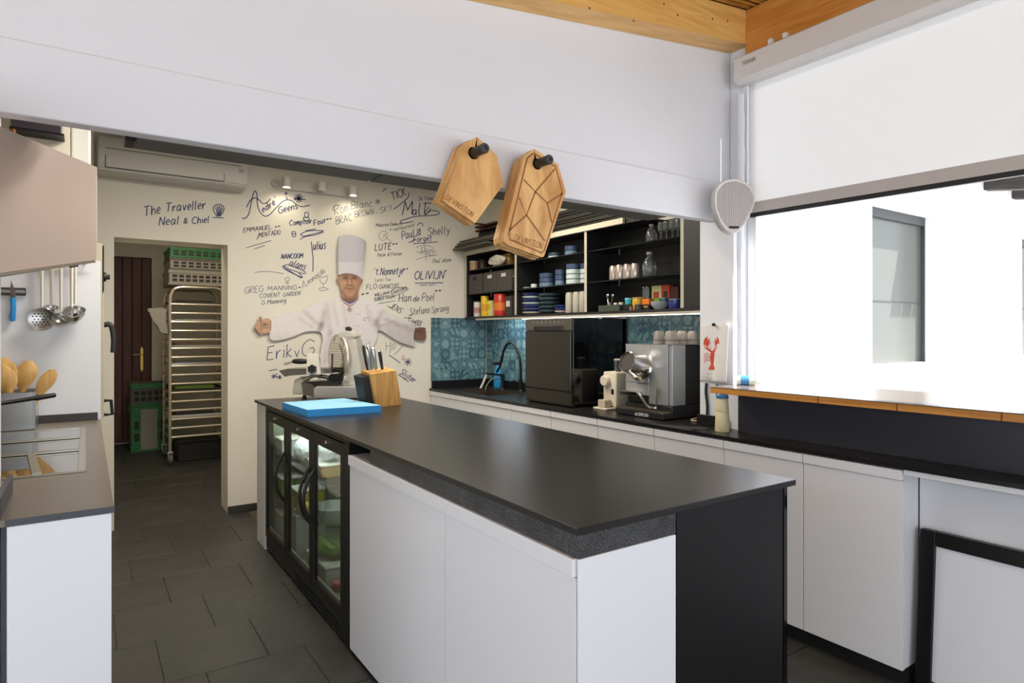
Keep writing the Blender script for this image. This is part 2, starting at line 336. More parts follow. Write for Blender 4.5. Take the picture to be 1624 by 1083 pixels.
# ------------------------------------------------------------------ patterned wall tiles
def tile_mat(kind):
    m = mat('teal_tile_%s' % kind, '4f7f88', .22); nt = m.node_tree; N = nt.nodes.new; L = nt.links.new; bs = nt.nodes['Principled BSDF']
    tc = N('ShaderNodeTexCoord'); sp = N('ShaderNodeSeparateXYZ'); L(tc.outputs['Object'], sp.inputs[0])
    def f(op, a, b=None, c=None):
        n = N('ShaderNodeMath'); n.operation = op
        for i, v in enumerate((a, b, c)):
            if v is None: continue
            if isinstance(v, (int, float)): n.inputs[i].default_value = v
            else: L(v, n.inputs[i])
        return n.outputs[0]
    X = f('DIVIDE', sp.outputs[0], .05); Z = f('DIVIDE', sp.outputs[2], .05)
    ax, az = f('ABSOLUTE', X), f('ABSOLUTE', Z)
    rad = f('SQRT', f('ADD', f('MULTIPLY', X, X), f('MULTIPLY', Z, Z)))
    cx_, cz_ = f('ADD', X, 1), f('ADD', Z, 1); rc = f('SQRT', f('ADD', f('MULTIPLY', cx_, cx_), f('MULTIPLY', cz_, cz_)))
    ang = f('ARCTAN2', Z, X)
    if kind == 'triangle': v = f('ADD', f('MULTIPLY', f('GREATER_THAN', f('ADD', X, Z), 0), .6), f('MULTIPLY', f('GREATER_THAN', X, 0), .3))
    elif kind == 'scroll': v = f('GREATER_THAN', f('SINE', f('ADD', f('MULTIPLY', rc, 5), ang)), .2)
    elif kind == 'diamond': v = f('ADD', f('MULTIPLY', f('LESS_THAN', f('ADD', ax, az), .75), .7), f('MULTIPLY', f('GREATER_THAN', f('ADD', ax, az), 1.2), .35))
    elif kind == 'flower': v = f('ADD', f('MULTIPLY', f('LESS_THAN', rad, f('ADD', .5, f('MULTIPLY', .25, f('SINE', f('MULTIPLY', ang, 6))))), .8), f('MULTIPLY', f('GREATER_THAN', f('SINE', f('MULTIPLY', rad, 8)), .6), .4))
    elif kind == 'lattice': v = f('GREATER_THAN', f('MULTIPLY', f('SINE', f('MULTIPLY', f('ADD', X, Z), 3.2)), f('SINE', f('MULTIPLY', f('SUBTRACT', X, Z), 3.2))), .1)
    else: v = f('GREATER_THAN', f('ADD', f('SINE', f('MULTIPLY', az, 5)), f('SINE', f('MULTIPLY', f('ADD', ax, f('MULTIPLY', az, .6)), 4))), .45)
    n = N('ShaderNodeTexNoise'); n.inputs['Scale'].default_value = 60; n.inputs['Detail'].default_value = 5; L(tc.outputs['Object'], n.inputs['Vector'])
    oi = N('ShaderNodeObjectInfo')
    v = f('ADD', f('MULTIPLY', v, .42), f('ADD', f('MULTIPLY', f('SUBTRACT', n.outputs[0], .5), .7), f('MULTIPLY', oi.outputs['Random'], .42)))
    r = N('ShaderNodeValToRGB'); e = r.color_ramp.elements; e[0].position = .02; e[0].color = rgb('3a545f'); e[1].position = .95; e[1].color = rgb('8aa6a5')
    q = e.new(.45); q.color = rgb('5c7f86'); L(v, r.inputs[0]); L(r.outputs[0], bs.inputs['Base Color']); return m
TM = []
for k in ('triangle', 'scroll', 'diamond', 'flower', 'lattice', 'bands'):
    b = MB().box(-.0495, .0495, -.004, .004, -.0495, .0495, .001); bmesh.ops.recalc_face_normals(b.bm, faces=b.bm.faces)
    me = D.meshes.new('patterned_tile'); b.bm.to_mesh(me); b.bm.free(); me.materials.append(tile_mat(k)); TM.append(me)
def patt(parent, loc, rz):
    o = D.objects.new('patterned_tile', random.choice(TM)); COL.objects.link(o); o.parent = parent; o.location = loc
    o.rotation_euler = (0, random.choice((0, 1, 2, 3))*math.pi/2, rz)
wall_right = D.objects['wall_right']
for i in range(6):
    for j in range(6): patt(wall_back, (2.697+i*.1, WY-.005, 1.0+j*.0975), 0)
ys = [5.21-.1*i for i in range(9)]+[3.27-.1*i for i in range(9)]
for y in ys:
    for j in range(6): patt(wall_right, (3.255, y, 1.0+j*.0975), math.pi/2)
struct(MB().box(3.245, 3.258, 3.325, 4.26, .886, 1.512, .001).build('trim_3', GLB))

# ------------------------------------------------------------------ kitchen island
ZI = .945; X0, X1, Y0, Y1 = .945, 1.823, 1.128, 4.522
t = thing('island_worktop', 'long thin black ceramic worktop on the central island', 'worktop', (1.38, 2.8, .925))
MB().box(X0, X1, Y0, Y1, ZI-.018, ZI, .0015).build('slab', TOP, t)
b = MB(); b.box(.957, 1.294, 1.142, 2.45, .868, ZI-.0185, .001); b.build('granite_edge', GRAN, t)['label'] = 'speckled black granite band under the slab'
def rail(b, x, y0, y1, z0, z1, s=1):   # grip rail lip proud of the door
    b.box(x-.010, x+.012, y0, y1, z0, z1, .002)
def cabinet(label, x, y0, y1, doors, depth, zb=.02, zt=.868, ztop=None, rz=(.822, .866), body='white', group=None):
    c = thing('base_cabinet', label, 'cabinet', (x+depth/2, (y0+y1)/2, 0), group)
    b = MB(); b.box(x+.02, x+depth, y0+.001, y1-.001, zb+.005, (ztop or zt-.003)); b.build('carcass', LAM, c)
    MB().box(x+.045, x+depth-.02, y0+.001, y1-.001, 0, zb+.004).build('plinth', BPLA, c)
    for (a, q) in doors:
        d = MB().box(x, x+.019, a+.0018, q-.0018, zb, rz[0]-.0016, .001).build('door', LAM, c)
        b = MB(); rail(b, x+.002, a+.0018, q-.0018, rz[0], rz[1]); b.build('grip_rail', LAM, d)
    return c
c = cabinet('white island cabinet with two doors beside the glass-door fridge', .955, 1.145, 2.685, ((1.147, 1.803), (1.803, 2.685)), .335)
MB().box(.9575, 1.290, 1.1385, 1.146, .0, .8665, .001).build('end_panel', LAMM, c)
t = thing('island_end_panel', 'tall black panel closing the near right end of the island', 'panel', (1.55, 1.2, 0))
MB().box(1.296, 1.772, 1.14, 1.165, 0, ZI-.0185, .001).build('panel_board', BLK, t)
MB().box(1.778, 1.796, 1.14, 1.60, 0, ZI-.022, .001).build('side_board', GLB, t)
MB().box(1.30, 1.775, 1.17, 2.66, 0, ZI-.02).build('core', BLK, t)
t = thing('island_far_panel', 'narrow white panel at the far end of the island before the fridge', 'panel', (1.3, 4.38, 0))
MB().box(.957, 1.78, 4.262, 4.50, 0, ZI-.0185, .001).build('panel_board', LAM, t)
# bottle fridge with three glass doors
fr = thing('glass_door_fridge', 'black undercounter fridge with three glass doors built into the island', 'fridge', (1.2, 3.48, 0))
b = MB(); b.box(.975, 1.5, 2.70, 2.72, .01, .905); b.box(.975, 1.5, 4.24, 4.26, .01, .905); b.box(.975, 1.5, 2.72, 4.24, .885, .905); b.box(.975, 1.5, 2.72, 4.24, .01, .09); b.box(1.49, 1.5, 2.72, 4.24, .09, .885); b.box(.957, .976, 2.70, 2.762, .01, .905, .002)
b.build('cabinet_shell', BMET, fr)
MB().box(.96, 1.5, 2.70, 4.26, .9055, .925).build('top_board', BLK, fr)
LIN = mat('fridge_liner', '7d8374', .5)
b = MB(); b.box(1.44, 1.489, 2.722, 4.238, .092, .884); b.box(1.0, 1.44, 2.721, 2.727, .092, .884); b.box(1.0, 1.44, 4.233, 4.239, .092, .884); b.box(1.0, 1.44, 2.727, 4.233, .0905, .096)
b.build('liner', LIN, fr)
for z in (.36, .62):
    b = MB()
    for k in range(38): y = 2.74+k*.04; b.cyl((1.01, y, z), (1.43, y, z), .0022, n=5)
    for x in (1.01, 1.22, 1.43): b.cyl((x, 2.73, z-.004), (x, 4.23, z-.004), .003, n=5)
    stuff(b.build('wire_shelf', STEEL, fr))
b = MB()
b.box(.962, .974, 2.762, 4.258, .012, .086, .001)
for k in range(26): b.box(.958, .963, 2.80+k*.03, 2.812+k*.03, .025, .075)
b.build('vent_grille', BPLA, fr)
PANE = D.materials.new('fridge_pane'); PANE.use_nodes = True; nt = PANE.node_tree; nt.nodes.clear(); N = nt.nodes.new; L = nt.links.new
_o = N('ShaderNodeOutputMaterial'); _m = N('ShaderNodeMixShader'); _t = N('ShaderNodeBsdfTransparent'); _g = N('ShaderNodeBsdfGlossy'); _w = N('ShaderNodeLayerWeight'); _w.inputs[0].default_value = .5; _p = N('ShaderNodeMath'); _p.operation = 'POWER'; _p.inputs[1].default_value = 4.0; L(_w.outputs['Facing'], _p.inputs[0]); _f = N('ShaderNodeMath'); _f.operation = 'MULTIPLY_ADD'; _f.inputs[1].default_value = .9; _f.inputs[2].default_value = .05; L(_p.outputs[0], _f.inputs[0])
_t.inputs[0].default_value = rgb('ecf1ec'); _g.inputs['Roughness'].default_value = .03
L(_f.outputs[0], _m.inputs[0]); L(_t.outputs[0], _m.inputs[1]); L(_g.outputs[0], _m.inputs[2]); L(_m.outputs[0], _o.inputs[0])
for i, (a, q, hy) in enumerate(((3.752, 4.256, 3.785), (3.252, 3.748, 3.287), (2.765, 3.248, 3.215))):
    b = MB(); w_ = .05
    b.box(.957, .975, a, a+w_, .092, .9, .002); b.box(.957, .975, q-w_, q, .092, .9, .002); b.box(.957, .975, a+w_, q-w_, .84, .9, .002); b.box(.957, .975, a+w_, q-w_, .092, .15, .002)
    d = b.build('glass_door', BMET, fr)
    MB().box(.963, .968, a+w_-.005, q-w_+.005, .145, .845).build('pane', PANE, d)
    b = MB(); pts = [(.957-.052*math.sin(math.pi*k/12)**.8, hy, .42+.28*k/12) for k in range(13)]; b.tube(pts, .009, 8)
    b.build('handle', BPLA, d, smooth=True)
    b = MB().lathe([(.011, 0), (.011, .006), (.008, .008)], (.957, (a+q)/2, .872), 14, (-1, 0, 0)); b.build('lock', CHR, d, smooth=True)
    b = MB().box(.969, .974, a+w_-.02, a+w_, .15, .84); b.box(.969, .974, q-w_, q-w_+.02, .15, .84); b.box(.969, .974, a+w_, q-w_, .15, .165); b.build('gasket', mat('pale_gasket', '9a978c', .6), d)
fl_d = D.lights.new('fridge_lamp', 'AREA'); fl_d.energy = 3.6; fl_d.shape = 'RECTANGLE'; fl_d.size = .06; fl_d.size_y = 1.4; fl_d.color = (.95, 1, .97)
fo = D.objects.new('fridge_lamp', fl_d); fo.location = (1.02, 3.48, .878); fo.rotation_euler = (0, math.radians(-18), 0); COL.objects.link(fo)
# contents of the fridge
def bowl_lathe(b, c, r, h, n=20): b.lathe([(r*.45, 0), (r*.8, h*.35), (r, h), (r*.94, h), (r*.74, h*.4), (r*.35, h*.08)], c, n)
def tub(name, label, c, s, m, lid=None, grp='food in the fridge'):
    o = thing(name, label, 'container', c, grp); x, y, z = c
    MB().box(x-s[0]/2, x+s[0]/2, y-s[1]/2, y+s[1]/2, z, z+s[2], .008, 2).build('tub', m, o)
    MB().box(x-s[0]/2-.004, x+s[0]/2+.004, y-s[1]/2-.004, y+s[1]/2+.004, z+s[2]+.0005, z+s[2]+.014, .004).build('lid', lid or mat('white_lid', 'd8d8d2', .4), o)
PLA = mat('milky_plastic', 'c9cfca', .35); GRN = mat('leaf_green', '6f8f3c', .6, noise=.4, nscale=40); YEL = mat('lemon_yellow', 'c2b43a', .5); REDM = mat('tomato_red', '9c2f25', .4); CLR = mat('cloudy_bag', 'd4dbe0', .3, noise=.2, nscale=18, bump=.6, bscale=25)
SHZ = (.096, .3625, .6225)
tub('food_tub', 'milky tub low behind the far fridge door', (1.07, 4.12, SHZ[0]+.001), (.13, .17, .16), PLA)
tub('food_tub', 'green tub on the middle shelf behind the far fridge door', (1.07, 4.12, SHZ[1]+.001), (.13, .17, .12), GRN)
tub('food_tub', 'pale tub on the top shelf behind the far fridge door', (1.07, 4.12, SHZ[2]+.001), (.13, .17, .1), PLA)
tub('food_tub', 'yellow tub on the middle shelf behind the middle fridge door', (1.10, 3.82, SHZ[1]+.001), (.16, .16, .1), YEL)
tub('food_tub', 'tall white tub at the bottom behind the middle fridge door', (1.10, 3.86, SHZ[0]+.001), (.18, .22, .22), PLA)
tub('food_tub', 'sloping white box at the bottom behind the near fridge door', (1.11, 3.36, SHZ[0]+.001), (.2, .34, .09), PLA)
tub('food_tub', 'cardboard tub on the top shelf behind the near fridge door', (1.13, 3.45, SHZ[2]+.001), (.2, .24, .06), mat('kraft_card', 'a98d63', .8))
def blob(name, label, c, r, m, sc, cat):
    b = MB(); bmesh.ops.create_icosphere(b.bm, subdivisions=3, radius=r, matrix=Matrix.Translation(c) @ Matrix.Diagonal((*sc, 1)))
    for v in b.bm.verts: v.co += (v.co-Vector(c))*random.uniform(-.09, .09)
    zm = min(v.co.z for v in b.bm.verts); z0 = c[2]
    for v in b.bm.verts: v.co.z += z0-zm
    o = b.build(name, m, None, smooth=True); o2 = tag(o, label, cat, 'food in the fridge'); return o2
blob('plastic_bag', 'crumpled clear plastic bag at the top of the near fridge door', (1.09, 3.43, SHZ[2]+.077), .085, CLR, (.7, 1.1, .9), 'bag')
blob('plastic_bag', 'crumpled clear bag at the top of the middle fridge door', (1.09, 3.84, SHZ[2]+.002), .09, CLR, (.7, 1, .8), 'bag')
blob('salad_heap', 'heap of green salad leaves low in the near fridge bay', (1.09, 3.36, SHZ[0]+.107), .09, GRN, (.9, 1.3, .6), 'vegetable')
blob('tomato', 'red tomato at the bottom of the near fridge bay', (1.05, 3.13, SHZ[0]+.002), .03, REDM, (1, 1, .9), 'vegetable')
blob('lemon', 'yellow lemon behind the middle fridge door', (1.06, 3.66, SHZ[1]+.002), .032, YEL, (1, 1.2, 1), 'fruit')
blob('red_pepper', 'red pepper on the middle shelf behind the middle fridge door', (1.05, 3.96, SHZ[1]+.002), .035, REDM, (1, 1, 1.1), 'vegetable')
o = thing('mixing_bowl', 'pale bowl on the middle shelf behind the near fridge door', 'bowl', (1.12, 3.38, SHZ[1]+.001), 'food in the fridge'); b = MB(); bowl_lathe(b, (1.12, 3.38, SHZ[1]+.001), .12, .1); b.build('bowl_body', PLA, o, smooth=True)

# ------------------------------------------------------------------ right-hand run: units, worktop, bar
XC, ZC = 2.628, .885
sp_ = [5.262, 4.60, 3.92, 3.432, 2.958, 2.485, 2.019, 1.599, 1.187]
lab = ['white base unit nearest the back wall beside the sink', 'white base unit under the sink and tap', 'white base unit below the black dishwasher', 'white base unit below the cream coffee grinder', 'white base unit below the coffee machine', 'white base unit between the coffee machine and the cream bottle', 'white base unit partly hidden by the island corner', 'wide white base unit at the near end of the right-hand run']
for i in range(8):
    cabinet(lab[i], XC+.012, sp_[i+1], sp_[i], ((sp_[i+1], sp_[i]),), .13 if i > 5 else .55, zb=.078, zt=ZC-.018, ztop=(.685 if 0 <= i < 3 else None), rz=(.822, .862))
t = thing('side_worktop', 'slim black worktop running along the right wall below the shelves', 'worktop', (2.9, 3.5, .867))
b = MB(); SX0, SX1, SY0, SY1 = 2.72, 3.08, 4.36, 4.98
for (xa, xb, ya, yb) in ((XC, SX0, SY0, SY1), (SX1, 3.255, SY0, SY1), (XC, 3.255, 2.361, SY0), (XC, 3.255, SY1, 5.262), (XC, 2.865, 2.052, 2.361), (XC, 2.79, -1.2, 2.052)):
    b.box(xa, xb, ya, yb, ZC-.017, ZC)
b.build('slab', TOP, t)
b = MB(); b.box(2.65, 3.255, 5.245, 5.262, ZC, .951, .001); b.build('upstand', BLK, t)
MB().box(3.246, 3.2575, 4.262, 5.244, ZC, .9495, .001).build('upstand', BLK, t)
MB().box(2.845, 2.868, 2.165, 2.36, ZC, .942, .001).build('upstand', BLK, t)
MB().box(3.238, 3.2455, 2.4, 3.32, ZC, .93, .001).build('upstand', BLK, t)
SINKM = mat('brown_steel_sink', '3a3127', .5, metal=0)
b = MB(); tk = .008
b.box(SX0+.002, SX0+tk, SY0+.002, SY1-.002, .70, ZC-.002); b.box(SX1-tk, SX1-.002, SY0+.002, SY1-.002, .70, ZC-.002); b.box(SX0+tk, SX1-tk, SY0+.002, SY0+tk, .70, ZC-.002); b.box(SX0+tk, SX1-tk, SY1-tk, SY1-.002, .70, ZC-.002); b.box(SX0+.002, SX1-.002, SY0+.002, SY1-.002, .692, .70)
sk = b.build('basin', SINKM, t); MB().lathe([(.03, .7003), (.03, .704), (.02, .704)], ((SX0+SX1)/2, 4.67, 0), 16).build('drain', CHR, sk)
t = thing('bar_riser', 'dark vertical board between the worktop and the raised bar', 'panel', (2.80, .8, ZC)); MB().box(2.792, 2.812, -1.2, 2.05, ZC+.0005, 1.0935, .001).build('riser_board', mat('blue_black_laminate', '2a2a32', .4), t)
MB().box(2.812, 2.858, 2.03, 2.05, ZC+.0005, 1.0935, .001).build('return_board', MATS['blue_black_laminate'], t)
t = thing('breakfast_bar', 'raised bar top with honey plywood edge under the window opening', 'counter', (2.92, .5, 1.094))
b = MB(); b.box(2.62, 3.22, -1.2, 2.088, 1.0945, 1.122, .001); b.build('board', EDGE, t)
MB().box(2.618, 3.222, -1.202, 2.09, 1.1222, 1.126, .001).build('top_sheet', mat('grey_brown_laminate', '6d645c', .22), t)
b = MB()
for y in (1.52, 1.2, .86): b.box(2.6185, 2.622, y-.002, y+.002, 1.095, 1.1215)
b.build('board_joint', mat('dark_glue', '6b3f18', .6), t)
t = thing('knee_recess_panel', 'white panel closing the knee space under the bar', 'panel', (2.78, .4, 0)); MB().box(2.773, 2.79, -1.2, 1.184, 0, ZC-.02).build('panel_board', LAM, t)
MB().box(2.636, 2.65, -1.2, 1.183, .846, ZC-.0185, .001).build('apron', LAM, t); MB().box(2.70, 2.772, .9, 1.182, .85, .862).build('bracket', BMET, t)
t = thing('framed_board', 'white board in a black frame leaning in the knee space', 'board', (2.74, .6, 0))
Mx = Matrix.Translation((2.70, 0, .002)) @ Matrix.Rotation(math.radians(4.5), 4, 'Y')
b = MB(); fy0, fy1, fh, fw = -.3, 1.165, .625, .055
b.box(-.02, .02, fy1-fw, fy1, 0, fh, .003, 1, Mx); b.box(-.02, .02, fy0, fy0+fw, 0, fh, .003, 1, Mx); b.box(-.02, .02, fy0+fw, fy1-fw, fh-fw, fh, .003, 1, Mx); b.box(-.02, .02, fy0+fw, fy1-fw, 0, fw, .003, 1, Mx)
b.build('frame', BMET, t); MB().box(-.006, .006, fy0+fw, fy1-fw, fw, fh-fw, 0, 1, Mx).build('white_sheet', LAMM, t)

# ------------------------------------------------------------------ open wall cabinet
XS, XB = 3.0, 3.243; ZB, ZT = 1.548, 2.135
t = thing('wall_cabinet', 'long black open wall cabinet with smoked glass shelves above the tiles', 'cabinet', (3.12, 3.85, 1.53))
INB = mat('cabinet_black', '19181a', .5)
MB().box(XB-.002, 3.257, 2.366, 5.255, 1.535, 2.16).build('back_panel', INB, t)
b = MB(); b.box(XS+.003, XB-.003, 2.366, 5.255, 1.530, ZB); b.build('base', INB, t)
DIV = mat('champagne_edge', 'b3ad9d', .4)
for y in (5.238, 4.395, 3.495, 2.60): 
    d = MB().box(XS+.006, XB-.003, y-.009, y+.009, ZB+.001, ZT-.001).build('divider', INB, t)
    MB().box(XS, XS+.0055, y-.013, y+.013, ZB+.001, ZT-.001, .001).build('edge_strip', DIV, d)
MB().box(XS+.002, XB-.003, 2.366, 2.588, ZB+.001, ZT-.001).build('blank_panel', INB, t)
MB().box(XS+.012, XB-.003, 2.9, 5.255, ZT, ZT+.012, .001).build('top_board', INB, t)
b = MB(); b.box(XS-.012, XS+.01, 3.86, 5.255, ZT-.004, ZT+.036, .002); b.box(XS-.012, XS+.01, 3.1, 3.855, ZT-.002, ZT+.038, .002); b.build('top_pelmet', mat('ivory_pelmet', 'c9c2ad', .5), t)
MB().box(XS-.004, XS+.03, 2.37, 5.05, 1.513, 1.529, .002).build('light_profile', ALU, t)
LED = mat('led_strip', 'fff6ea', .4, emit=6.0)
MB().box(XS+.004, XS+.026, 2.38, 4.3, 1.5105, 1.513).build('led_strip', LED, t); MB().box(3.06, 3.085, 4.35, 4.85, 1.520, 1.5295).build('led_strip', mat('led_strip_cool', 'eaf4ff', .4, emit=22.0), t)
SHL = {}
for bay, (ya, yb) in enumerate(((4.406, 5.227), (3.506, 4.384), (2.611, 3.484))):
    for k, z in enumerate((1.765, 1.99)):
        MB().box(XS+.012, XB-.004, ya, yb, z-.008, z, .001).build('glass_shelf', SMOKE, t)
        for y in (ya+.1, yb-.14): MB().cyl((XB-.05, y, z-.028), (XB-.05, y, z-.0085), .004, n=8).build('shelf_pin', CHR, t)
for (px, py, la) in ((0, 0, 0),): pass
Z0, Z1, Z2 = ZB+.0008, 1.7658, 1.9908

# ------------------------------------------------------------------ things on the shelves
def pt(px, z, x): return at(px, 500, x=x).y   # y where that pixel column meets the depth x
def can(name, label, y, x, z, r, h, m, lidm=None, cat='can', grp='tins and boxes on the lower left shelf', band=None):
    o = thing(name, label, cat, (x, y, z), grp)
    MB().lathe([(r*.97, 0), (r, .004), (r, h-.012), (r*.96, h-.008)], (x, y, z), 20).build('body', m, o, smooth=True)
    MB().lathe([(r*1.02, h-.0075), (r*1.02, h), (r*.9, h+.003)], (x, y, z), 20).build('lid', lidm or m, o, smooth=True)
    if band: MB().lathe([(r+.0008, h*.25), (r+.0008, h*.6)], (x, y, z), 20, cap0=False, cap1=False).build('label_band', band, o, smooth=True)
    return o
def carton(name, label, y, x, z, sx, sy, h, m, cat='box', grp='tins and boxes on the lower left shelf', mark=None):
    o = thing(name, label, cat, (x, y, z), grp)
    MB().box(x-sx/2, x+sx/2, y-sy/2, y+sy/2, z, z+h, .002).build('box_body', m, o)
    if mark: MB().box(x-sx/2-.0012, x-sx/2-.0002, y-sy*.3, y+sy*.3, z+h*.45, z+h*.75).build('printed_mark', mark, o)
    return o
YC = mat('yellow_tin', 'd9b21d', .4); RC = mat('red_tin', 'b5301f', .35, noise=.5, nscale=9); WJ = mat('white_jar', 'cfcac6', .4); DK = mat('dark_brown', '35302d', .6)
OR = mat('orange_print', 'cf6d22', .4); LY = mat('lemon_print', 'd8d48a', .5); DGY = mat('dark_basket', '4a4542', .7, bump=.5, bscale=90)
can('jar', 'white jar with a dark lid on the lower left shelf', pt(757, 0, 3.06), 3.06, Z0, .034, .145, WJ, DK, 'jar', band=mat('pink_band', 'b57f7a', .5))
can('tin', 'tall yellow tin on the lower left shelf', pt(769, 0, 3.055), 3.055, Z0, .037, .185, YC, YC, band=mat('amber_band', 'c9941b', .5))
carton('carton', 'pale carton with a yellow mark between the yellow and red tins', pt(780.5, 0, 3.10), 3.10, Z0, .07, .075, .145, LY, mark=YC)
can('tin', 'large red and orange tin on the lower left shelf', pt(794, 0, 3.06), 3.06, Z0, .062, .19, RC, mat('red_lid', 'c3271f', .35), band=OR)
carton('carton', 'dark speckled box against the divider on the lower left shelf', pt(812.5, 0, 3.06), 3.06, Z0, .09, .095, .165, DK, mark=WJ)
for i, (px, la) in enumerate(((753, 'dark grey basket on the left of the shelf with an open hand hole'), (776.6, 'dark grey basket in the middle with a white label plate'), (798.5, 'dark grey basket on the right with a patterned label plate'))):
    x = 3.115; y = pt(px, 0, 3.02); hw = (.11, .108, .108)[i]
    o = thing('storage_basket', la, 'basket', (x, y, Z1), 'dark baskets on the middle left shelf')
    b = MB(); hh = .178
    for (xa, xb, ya, yb) in ((x-.095, x-.087, y-hw, y+hw), (x+.087, x+.095, y-hw, y+hw), (x-.087, x+.087, y-hw, y-hw+.008), (x-.087, x+.087, y+hw-.008, y+hw)): b.box(xa, xb, ya, yb, Z1, Z1+hh, .002)
    b.box(x-.087, x+.087, y-hw+.008, y+hw-.008, Z1, Z1+.006); b.build('basket_body', DGY, o)
    MB().box(x-.0975, x-.0953, y-.035, y+.035, Z1+hh-.055, Z1+hh-.025, .0005).build('label_plate', BLK if i == 0 else WJ, o)
for i, (px, h) in enumerate(((816, .06), (815.5, .055))):
    pass
o = can('glass_jar', 'small glass jar beside the right basket', pt(816.2, 0, 3.05), 3.05, Z1, .02, .12, GLASS, CHR, 'jar', 'jars on the upper left shelf')
can('jar', 'small pale jar with a white lid on the top left shelf', pt(751.5, 0, 3.06), 3.06, Z2, .04, .085, mat('tan_jar', 'b08f6c', .4), WJ, 'jar', 'jars on the upper left shelf')
can('jar', 'brown jar at the back of the top left shelf', pt(765.5, 0, 3.14), 3.14, Z2, .045, .10, mat('brown_jar', '4a362d', .3), DK, 'jar', 'jars on the upper left shelf')
can('jar', 'amber jar on the top left shelf beside the divider', pt(808, 0, 3.15), 3.15, Z2, .05, .11, mat('amber_jar', '8a6a33', .25), mat('gold_lid', 'a98a4a', .3, metal=.7), 'jar', 'jars on the upper left shelf')
can('jar', 'pale cream jar on the top left shelf behind the bag', pt(791, 0, 3.14), 3.14, Z2, .05, .115, mat('cream_jar', 'b5b09c', .4), WJ, 'jar', 'jars on the upper left shelf')
b = MB(); bmesh.ops.create_icosphere(b.bm, subdivisions=3, radius=.09, matrix=Matrix.Translation((3.04, pt(788, 0, 3.04), Z2+.04)) @ Matrix.Diagonal((.35, 1.5, .5, 1)))
for v in b.bm.verts: v.co += Vector((random.uniform(-.006, .006), random.uniform(-.012, .012), random.uniform(-.01, .01)))
zm = min(v.co.z for v in b.bm.verts)
for v in b.bm.verts: v.co.z += Z2+.0008-zm
tag(b.build('paper_bag', mat('crumpled_paper', 'bdb9a6', .6), None, smooth=False), 'crumpled pale bag on the top left shelf', 'bag')
# crockery in the middle bay
CERB = mat('blue_glaze', '2c3a78', .25, noise=.35, nscale=20); CERN = mat('navy_glaze', '3a4a66', .25, noise=.4, nscale=26); CERG = mat('grey_blue_glaze', '5d7689', .3, noise=.3, nscale=22); CERD = mat('dark_teal_glaze', '34454a', .3, noise=.35, nscale=14); CERW = mat('pale_celadon_glaze', 'b6c3c0', .3, noise=.05); CREAMC = mat('cream_glaze', 'c7b9a2', .35)
def dish(name, label, c, r, h, m, cat, grp, rim=None):
    o = thing(name, label, cat, c, grp)
    MB().lathe([(r*.55, 0), (r*.6, h*.12), (r*.95, h*.55), (r, h), (r*.95, h), (r*.86, h*.6), (r*.45, h*.25)], c, 20).build('dish_body', m, o, smooth=True)
    MB().lathe([(r*.955, h*.985), (r*1.005, h*.985), (r*1.008, h+.0012), (r*.955, h+.0012)], c, 20, cap0=False, cap1=False).build('rim', rim or m, o, smooth=True)
    return o
def straight(name, label, c, r, h, m, cat, grp, rim=None):
    o = thing(name, label, cat, c, grp)
    MB().lathe([(r*.9, 0), (r, h*.1), (r, h), (r*.94, h), (r*.93, h*.3), (r*.5, h*.2)], c, 20).build('bowl_body', m, o, smooth=True)
    MB().lathe([(r*.93, h-.002), (r*1.004, h-.002), (r*1.004, h+.0006), (r*.93, h+.0006)], c, 20, cap0=False, cap1=False).build('rim', rim or m, o, smooth=True)
    return o
ORD = ['bottom', 'second', 'third', 'fourth', 'fifth', 'sixth', 'seventh']
y = pt(843, 0, 3.10)
for k in range(7): dish('plate', '%s blue and white plate of the left stack on the lower shelf' % ORD[k], (3.115, y, Z0+k*.0255), .093, .025, (CREAMC, CERB, CERB, CERW, CERB, CERW, CERB)[k], 'plate', 'blue plates on the lower shelf', CERW if k % 2 else CERB)
y = pt(869, 0, 3.11)
for k in range(5): dish('bowl', '%s dark teal bowl of the stack between the blue plates' % ORD[k], (3.13, y, Z0+k*.033), .093, .0325, CERD, 'bowl', 'dark bowls on the lower shelf', CERG)
y = pt(887, 0, 3.05)
for k in range(3): dish('small_plate', '%s small blue plate of the low stack' % ORD[k], (3.075, y-.01, Z0+k*.021), .062, .0205, (CREAMC, CERB, CERB)[k], 'plate', 'small blue plates on the lower shelf', CERB)
TUM = mat('frosted_tumbler', 'a8a596', .35)
def tumbler(label, x, y, z, r, h, m, grp, name='tumbler', cat='glass'):
    o = thing(name, label, cat, (x, y, z), grp)
    MB().lathe([(r*.9, 0), (r, .006), (r, h*.85), (r*.8, h), (r*.74, h-.001), (r*.9, h*.8), (r*.9, .01)], (x, y, z), 18).build('glass_body', m, o, smooth=True)
    MB().lathe([(r*.6, h*.999), (r*.8, h*1.001), (r*.6, h*1.004)], (x, y, z), 18).build('foot', m, o, smooth=True)
for i, px in enumerate((903.5, 915, 925.5)): tumbler('frosted tumbler, %s of three beside the small blue plates' % ('first', 'second', 'third')[i], 3.05, pt(px, 0, 3.05), Z0, .0325, .155, TUM, 'frosted tumblers')
def stack(px, x, n, r, h, mats, base, what, z=Z1):
    y = pt(px, 0, x)
    for k in range(n): straight('bowl', '%s %s' % (ORD[k], what), (x, y, z+k*(h+.001)), r, h, mats[min(k, len(mats)-1)], 'bowl', base, CERN)
stack(867.5, 3.09, 3, .062, .036, (CERG, CERN, CERN), 'blue bowls on the middle shelf', 'blue patterned bowl of the leftmost stack on the middle shelf')
stack(888.5, 3.07, 3, .040, .040, (CERG, CERN, CERN), 'blue bowls on the middle shelf', 'small blue bowl of the narrow stack on the middle shelf')
